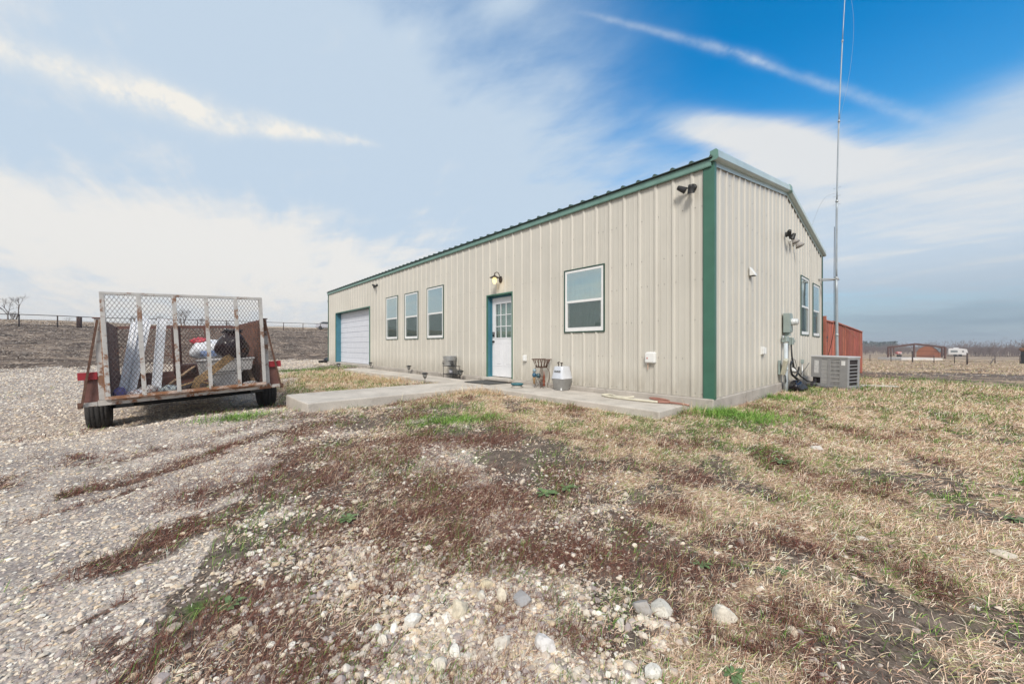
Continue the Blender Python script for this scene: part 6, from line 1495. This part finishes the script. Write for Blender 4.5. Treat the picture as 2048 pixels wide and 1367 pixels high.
# barn-roofed shed
c0 = far(1855.5, 98); ws = 4.1
t = thing('barn_shed', 'orange-brown wooden shed with a rounded barn roof in the far pasture', 'shed', T(c0) @ RZ(R(-57)))
hs_ = 3.05; prf = [(-ws / 2, 0), (-ws / 2, hs_ * .45), (-ws * .40, hs_ * .70), (-ws * .22, hs_ * .90), (0, hs_), (ws * .22, hs_ * .90), (ws * .40, hs_ * .66), (ws / 2, hs_ * .42), (ws / 2, 0)]
m_, n_, p_ = new_mat('shed_wood'); tc = n_.n('ShaderNodeTexCoord').outputs['Object']; wv = n_.n('ShaderNodeTexWave', wave_type='BANDS', bands_direction='Z'); n_.L.new(tc, wv.inputs[0]); wv.inputs['Scale'].default_value = 1.6
n_.put(p_.inputs['Base Color'], n_.mix(n_.ss(wv.outputs['Fac'], .0, .25), (.22, .07, .035), n_.mix(n_.noise(tc, 1.3, 4), (.36, .125, .06), (.46, .19, .10)))); p_.inputs['Roughness'].default_value = .8
b = MB(); b.prism([(x_, 0, z_ - .2 if z_ == 0 else z_) for x_, z_ in prf], (0, 4.2, 0)); b.build('walls', m_, t)
b = MB()
for (xa, za), (xb, zb_) in zip(prf[1:-2], prf[2:-1]): b.prism([(xa, -.12, za + .02), (xb, -.12, zb_ + .02), (xb, -.12, zb_ + .10), (xa, -.12, za + .10)], (0, 4.45, 0))
b.build('roof', mat('shed_roof', (.19, .20, .195), .7), t)
b = MB(); b.bx(-ws * .47, ws * .47, -.05, -.003, hs_ * .52, hs_ * .55); b.build('trim', mat('shed_trim', (.25, .08, .04), .8), t)
b = MB(); b.bx(ws * .27, ws * .44, -.05, -.004, .0, hs_ * .40); b.build('door', mat('shed_door', (.42, .16, .09), .8), t)
# camper
c0 = far(1916, 104); wc = 3.5
t = thing('camper_trailer', 'white camper trailer parked in tall grass right of the barn shed', 'camper', T((c0.x, c0.y, c0.z + .15)) @ RZ(R(-47)))
M_CAMP = mat('camper_white', (.70, .69, .69), .5, var=.04)
b = MB(); b.prism([(-wc / 2, 0, .45), (-wc / 2, 0, 2.05), (-wc * .43, 0, 2.25), (wc * .10, 0, 2.25), (wc * .46, 0, 2.0), (wc / 2, 0, 1.1), (wc / 2, 0, .4)], (0, 2.2, 0)); b.build('body', M_CAMP, t, .06)
b = MB(); b.bx(-wc * .38, -.02 * wc, -.03, -.002, 1.10, 1.70); b.build('window', mat('camper_window', (.22, .24, .25), .25), t)
b = MB(); b.bx(wc * .20, wc * .31, -.03, -.002, 1.15, 1.62); b.build('window', mat('camper_window_small', (.26, .26, .26), .25), t)
b = MB(); b.bx(-wc * .22, wc * .04, .7, 1.5, 2.26, 2.45); b.build('roof_unit', M_CAMP, t, .03)
b = MB(); b.bx(-wc * .5, wc * .12, -.02, -.001, .45, .62); b.build('skirt_band', mat('camper_grey', (.30, .28, .28), .6), t)
for x_ in (-.5, .45): b = MB(); b.lathe([(0, -.12), (.33, -.12), (.34, 0), (.33, .12), (0, .12)], 16, T((x_, .1, .30)) @ RX(R(90))); b.build('wheel', M_RUBBER, t)
# small red and white machine behind the frame
c0 = far(1797, 96)
t = thing('farm_machine', 'small red and white farm implement standing inside the steel frame', 'implement', T((c0.x, c0.y, c0.z + .1)))
b = MB(); b.bx(-.6, .55, -.3, .3, .75, 1.35); b.build('hopper', mat('machine_red', (.55, .16, .15), .6, var=.3, scale=2), t, .1)
b = MB(); b.bx(-.45, .1, -.34, -.302, 1.0, 1.22); b.bx(.2, .5, -.34, -.302, .85, 1.1); b.build('panel', mat('machine_white', (.65, .62, .62), .6), t)
b = MB()
for x_ in (-.35, .3): b.lathe([(0, -.08), (.30, -.08), (.32, 0), (.30, .08), (0, .08)], 14, T((x_, -.2, .3)) @ RX(R(90))); b.bar((x_, 0, .3), (x_, 0, .8), .08)
b.build('wheels', M_RUBBER, t)
# pale slab in front of the frame
p0 = far(1803, 74); p1 = far(1882, 74); o = MB().bx(0, (p1 - p0).length, 0, 5.0, -.5, .30).build('concrete_pad', mat('pale_pad', (.66, .62, .58), .9, var=.1, scale=.6), None); o.matrix_basis = T(p0 + Vector((0, 0, .12))) @ RZ(R(-2)); tag(o, 'low pale concrete pad in front of the steel frame', 'slab', kind='structure')
# wire fence with dark posts
t0 = far(1690, 58); t = thing('wire_fence', 'thin wire fence on dark posts crossing the far pasture', 'fence', T(t0))
prev = None; wb = MB()
for px, d, hgt_ in ((1690, 60, 1.2), (1740, 60, 1.2), (1782, 59, 1.15), (1825, 56, 1.75), (1868, 56, 1.1), (1909, 54, 1.1), (1934.5, 49, 1.55), (1990, 52, 1.1), (2040, 52, 1.2), (2110, 52, 1.2), (2200, 52, 1.2)):
    p = far(px, d) - t0; b = MB(); b.tube([p + Vector((0, 0, -.3)), p + Vector((0, 0, hgt_))], .085 if hgt_ > 1.3 else .05, 7); b.build('post', M_PIPE, t)
    if prev is not None:
        for h_ in (.35, .7, 1.05): wb.tube([prev + Vector((0, 0, h_)), p + Vector((0, 0, h_))], .013, 4)
    prev = p
wb.build('wires', M_PIPE, t)
# leaning dead branch and a broken stump at the right edge
p = far(1980, 50); b = MB(); g_ = random.Random(2)
b.tube([(0, 0, 0), (.5, .1, .55), (.9, .1, 1.0), (1.5, .2, 1.9)], [.07, .06, .05, .02], 6)
for k in range(9): a = g_.uniform(.1, .8); q0 = Vector((1.3 * a, .1, 1.3 * a)); b.tube([q0, q0 + Vector((g_.uniform(-.5, .5), g_.uniform(-.3, .3), g_.uniform(.1, .6)))], [.025, .008], 4)
o = b.build('dead_branch', M_BARK, None); o.matrix_basis = T(p); tag(o, 'grey dead branch leaning up out of the far grass at the right', 'branch')
p = far(2049, 55); t = thing('broken_stump', 'dark broken tree stump with a rusty top at the right edge of the pasture', 'stump', T(p))
b = MB(); b.tube([(0, 0, -.3), (.02, 0, .5), (-.03, .02, 1.3), (.02, 0, 2.0)], [.42, .33, .30, .30], 10); b.build('trunk', mat('stump_dark', (.022, .020, .018), .9, var=.4, scale=4, bump=.5), t)
o = lump(MB(), (-.02, 0, 2.1), (.45, .4, .32), 16, 10, .25, 6, flatb=False).build('decayed_top', mat('rot_orange', (.24, .12, .06), .9, var=.4, scale=8), t)
b = MB(); g_ = random.Random(4)
for k in range(6): b.tube([(0, 0, 2.1), (g_.uniform(-.6, .4), g_.uniform(-.2, .2), 2.7), (g_.uniform(-1.2, .6), g_.uniform(-.3, .3), 3.1)], [.05, .035, .01], 5)
b.build('limbs', M_BARK, t)

# ------------------------------------------------------------------ single rocks and leafy weeds in the foreground
ROCKS = [(1449, 1240, .105, (.70,.64,.54), .75, 'large pale wedge-shaped rock alone among red weeds right of centre'), (1322, 1222, .11, (.66,.62,.54), .5, 'long pale rock broken in two, left of the wedge-shaped rock'),
 (1283, 1222, .085, (.40,.38,.36), .8, 'grey rock touching the long pale rock'), (918, 1222, .10, (.68,.60,.46), .7, 'large cream rounded rock in the centre of the rubble'), (1003, 1198, .07, (.68,.60,.47), .9, 'cream rounded rock at the foot of the red weeds'),
 (1045, 1205, .105, (.34,.33,.33), .6, 'large dark grey rock just right of the cream rounded rock'), (961, 1196, .058, (.68,.63,.54), .8, 'pale upright rock between two cream rocks'), (826, 1247, .070, (.74,.71,.65), .7, 'bright white notched rock left of the rubble centre'),
 (908, 1310, .062, (.76,.72,.64), .75, 'bright white oval rock low in the rubble'), (884, 1338, .060, (.66,.60,.50), .8, 'pale egg-shaped rock near the bottom edge of the yard'), (973, 1173, .075, (.62,.52,.36), .5, 'flat tan block-shaped rock at the top of the rubble'),
 (766, 1281, .062, (.70,.66,.58), .6, 'long white rock at the left of the rubble'), (1000, 1290, .080, (.58,.54,.48), .7, 'greyish rock half covered by weeds right of the white oval rock'), (1090, 1298, .085, (.66,.63,.60), .7, 'pale rock by the weeds at the right of the rubble'),
 (1304, 1352, .065, (.72,.69,.62), .75, 'white rock in the straw at the bottom edge of the yard'), (2008, 1112, .11, (.72,.62,.49), .3, 'flat pale sandstone slab lying at the far right of the yard'), (1727, 1078, .07, (.66,.60,.53), .3, 'flat pale stone in the straw right of the red weeds'), (1633, 897, .13, (.66,.62,.57), .4, 'pale flat rock in the straw well in front of the air conditioner'), (1500, 1246, .0, None, 0, '')]
for i, (px, py, s_, c_, fl_, lab) in enumerate(ROCKS):
    if not c_: continue
    x, y, z = gpix(px, py); V = rockify(IC2V, 300 + i * 7, .10); a = i * 1.37
    sc = np.array([s_ * .56, s_ * .42, s_ * .46 * fl_ / .7]) * 1.0; V = V * sc; ca, sa = math.cos(a), math.sin(a)
    V = np.stack([V[:, 0] * ca - V[:, 1] * sa, V[:, 0] * sa + V[:, 1] * ca, V[:, 2]], 1)
    cc_ = np.tile(np.array(c_ + (1,)), (len(V), 1))
    o = np_mesh('limestone_rock', V, IC2F.ravel(), np.full(len(IC2F), 3), M_STONE, {'col': cc_}, False); o.location = (x, y, z + sc[2] * .35); tag(o, lab, 'rock', 'larger limestone rocks in the yard')
M_LEAF = mat('weed_leaf', (.13, .20, .075), .6, var=.25, scale=25)
def rosette(label, px, py, r_, n, seed):
    x, y, z = gpix(px, py); g_ = random.Random(seed); b = MB()
    for k in range(n):
        a = k * 2.4 + g_.uniform(-.3, .3); L = r_ * g_.uniform(.55, 1.1); up = g_.uniform(.15, .6); w_ = L * .19; d = Vector((math.cos(a), math.sin(a), 0)); s_ = Vector((-d.y, d.x, 0))
        pts = [(0, .25, 0), (.35, .7, .7 * up), (.65, 1., up), (.88, .75, up * .9), (1, .1, up * .7)]
        vs = []
        for u, ww_, h_ in pts: c0 = d * L * u + Vector((0, 0, .006 + L * h_ * .5)); vs += [c0 - s_ * w_ * ww_ + Vector((0, 0, L * .04)), c0, c0 + s_ * w_ * ww_ + Vector((0, 0, L * .04))]
        fs = []
        for i in range(4): fs += [(i*3, i*3+1, i*3+4, i*3+3), (i*3+1, i*3+2, i*3+5, i*3+4)]
        b.add(vs, fs, 0, True)
    o = b.build('leafy_weed', M_LEAF, None, fix=False); o.matrix_basis = T((x, y, z)); tag(o, label, 'weed', 'leafy green weeds in the yard')
for args in [('broad-leaved green weed, the right one of the pair in bare soil', 1133, 978, 0.081, 12, 1), ('pale broad-leaved weed, the left one of the pair in bare soil', 1090, 990, 0.093, 12, 2), ('low leafy weed among pale gravel at the left of the red weeds', 695, 1040, 0.068, 12, 3), ('bright leafy weed beside the red weeds right of centre', 1403, 1132, 0.053, 10, 4), ('small bright clover-like weed in the straw', 1566, 1147, 0.037, 9, 5), ('leafy weed at the bottom edge below the red weeds', 1465, 1352, 0.046, 11, 6),
             ('grey-green leafy weed in the straw in front of the green corner post', 1562, 925, 0.099, 12, 7), ('leafy weed at the foot of the footing by the building corner', 1462, 808, 0.112, 14, 8), ('green weed growing by the end of the concrete walk', 1372, 826, 0.099, 14, 9), ('leafy green weed low in the gravel at the left', 455, 1215, 0.062, 11, 10), ('green weed patch at the far right among dead grass', 2030, 1042, 0.062, 10, 11)]: rosette(*args)
# ------------------------------------------------------------------ thin winter haze over the whole place
hb = MB(); hb.bx(-1540, 1540, -1540, 1540, -9.5, 14.6)
hm = bpy.data.materials.new('haze_air'); hm.use_nodes = True; hn = NT(hm.node_tree); hm.node_tree.nodes.clear()
ho = hn.n('ShaderNodeOutputMaterial'); hv = hn.n('ShaderNodeVolumePrincipled'); hn.L.new(hv.outputs[0], ho.inputs['Volume'])
hv.inputs['Color'].default_value = (.86, .90, .95, 1); hv.inputs['Density'].default_value = .0009; hv.inputs['Anisotropy'].default_value = .2
haze = hb.build('haze', hm, None); tag(haze, 'thin pale winter haze over the fields', 'haze', kind='stuff')
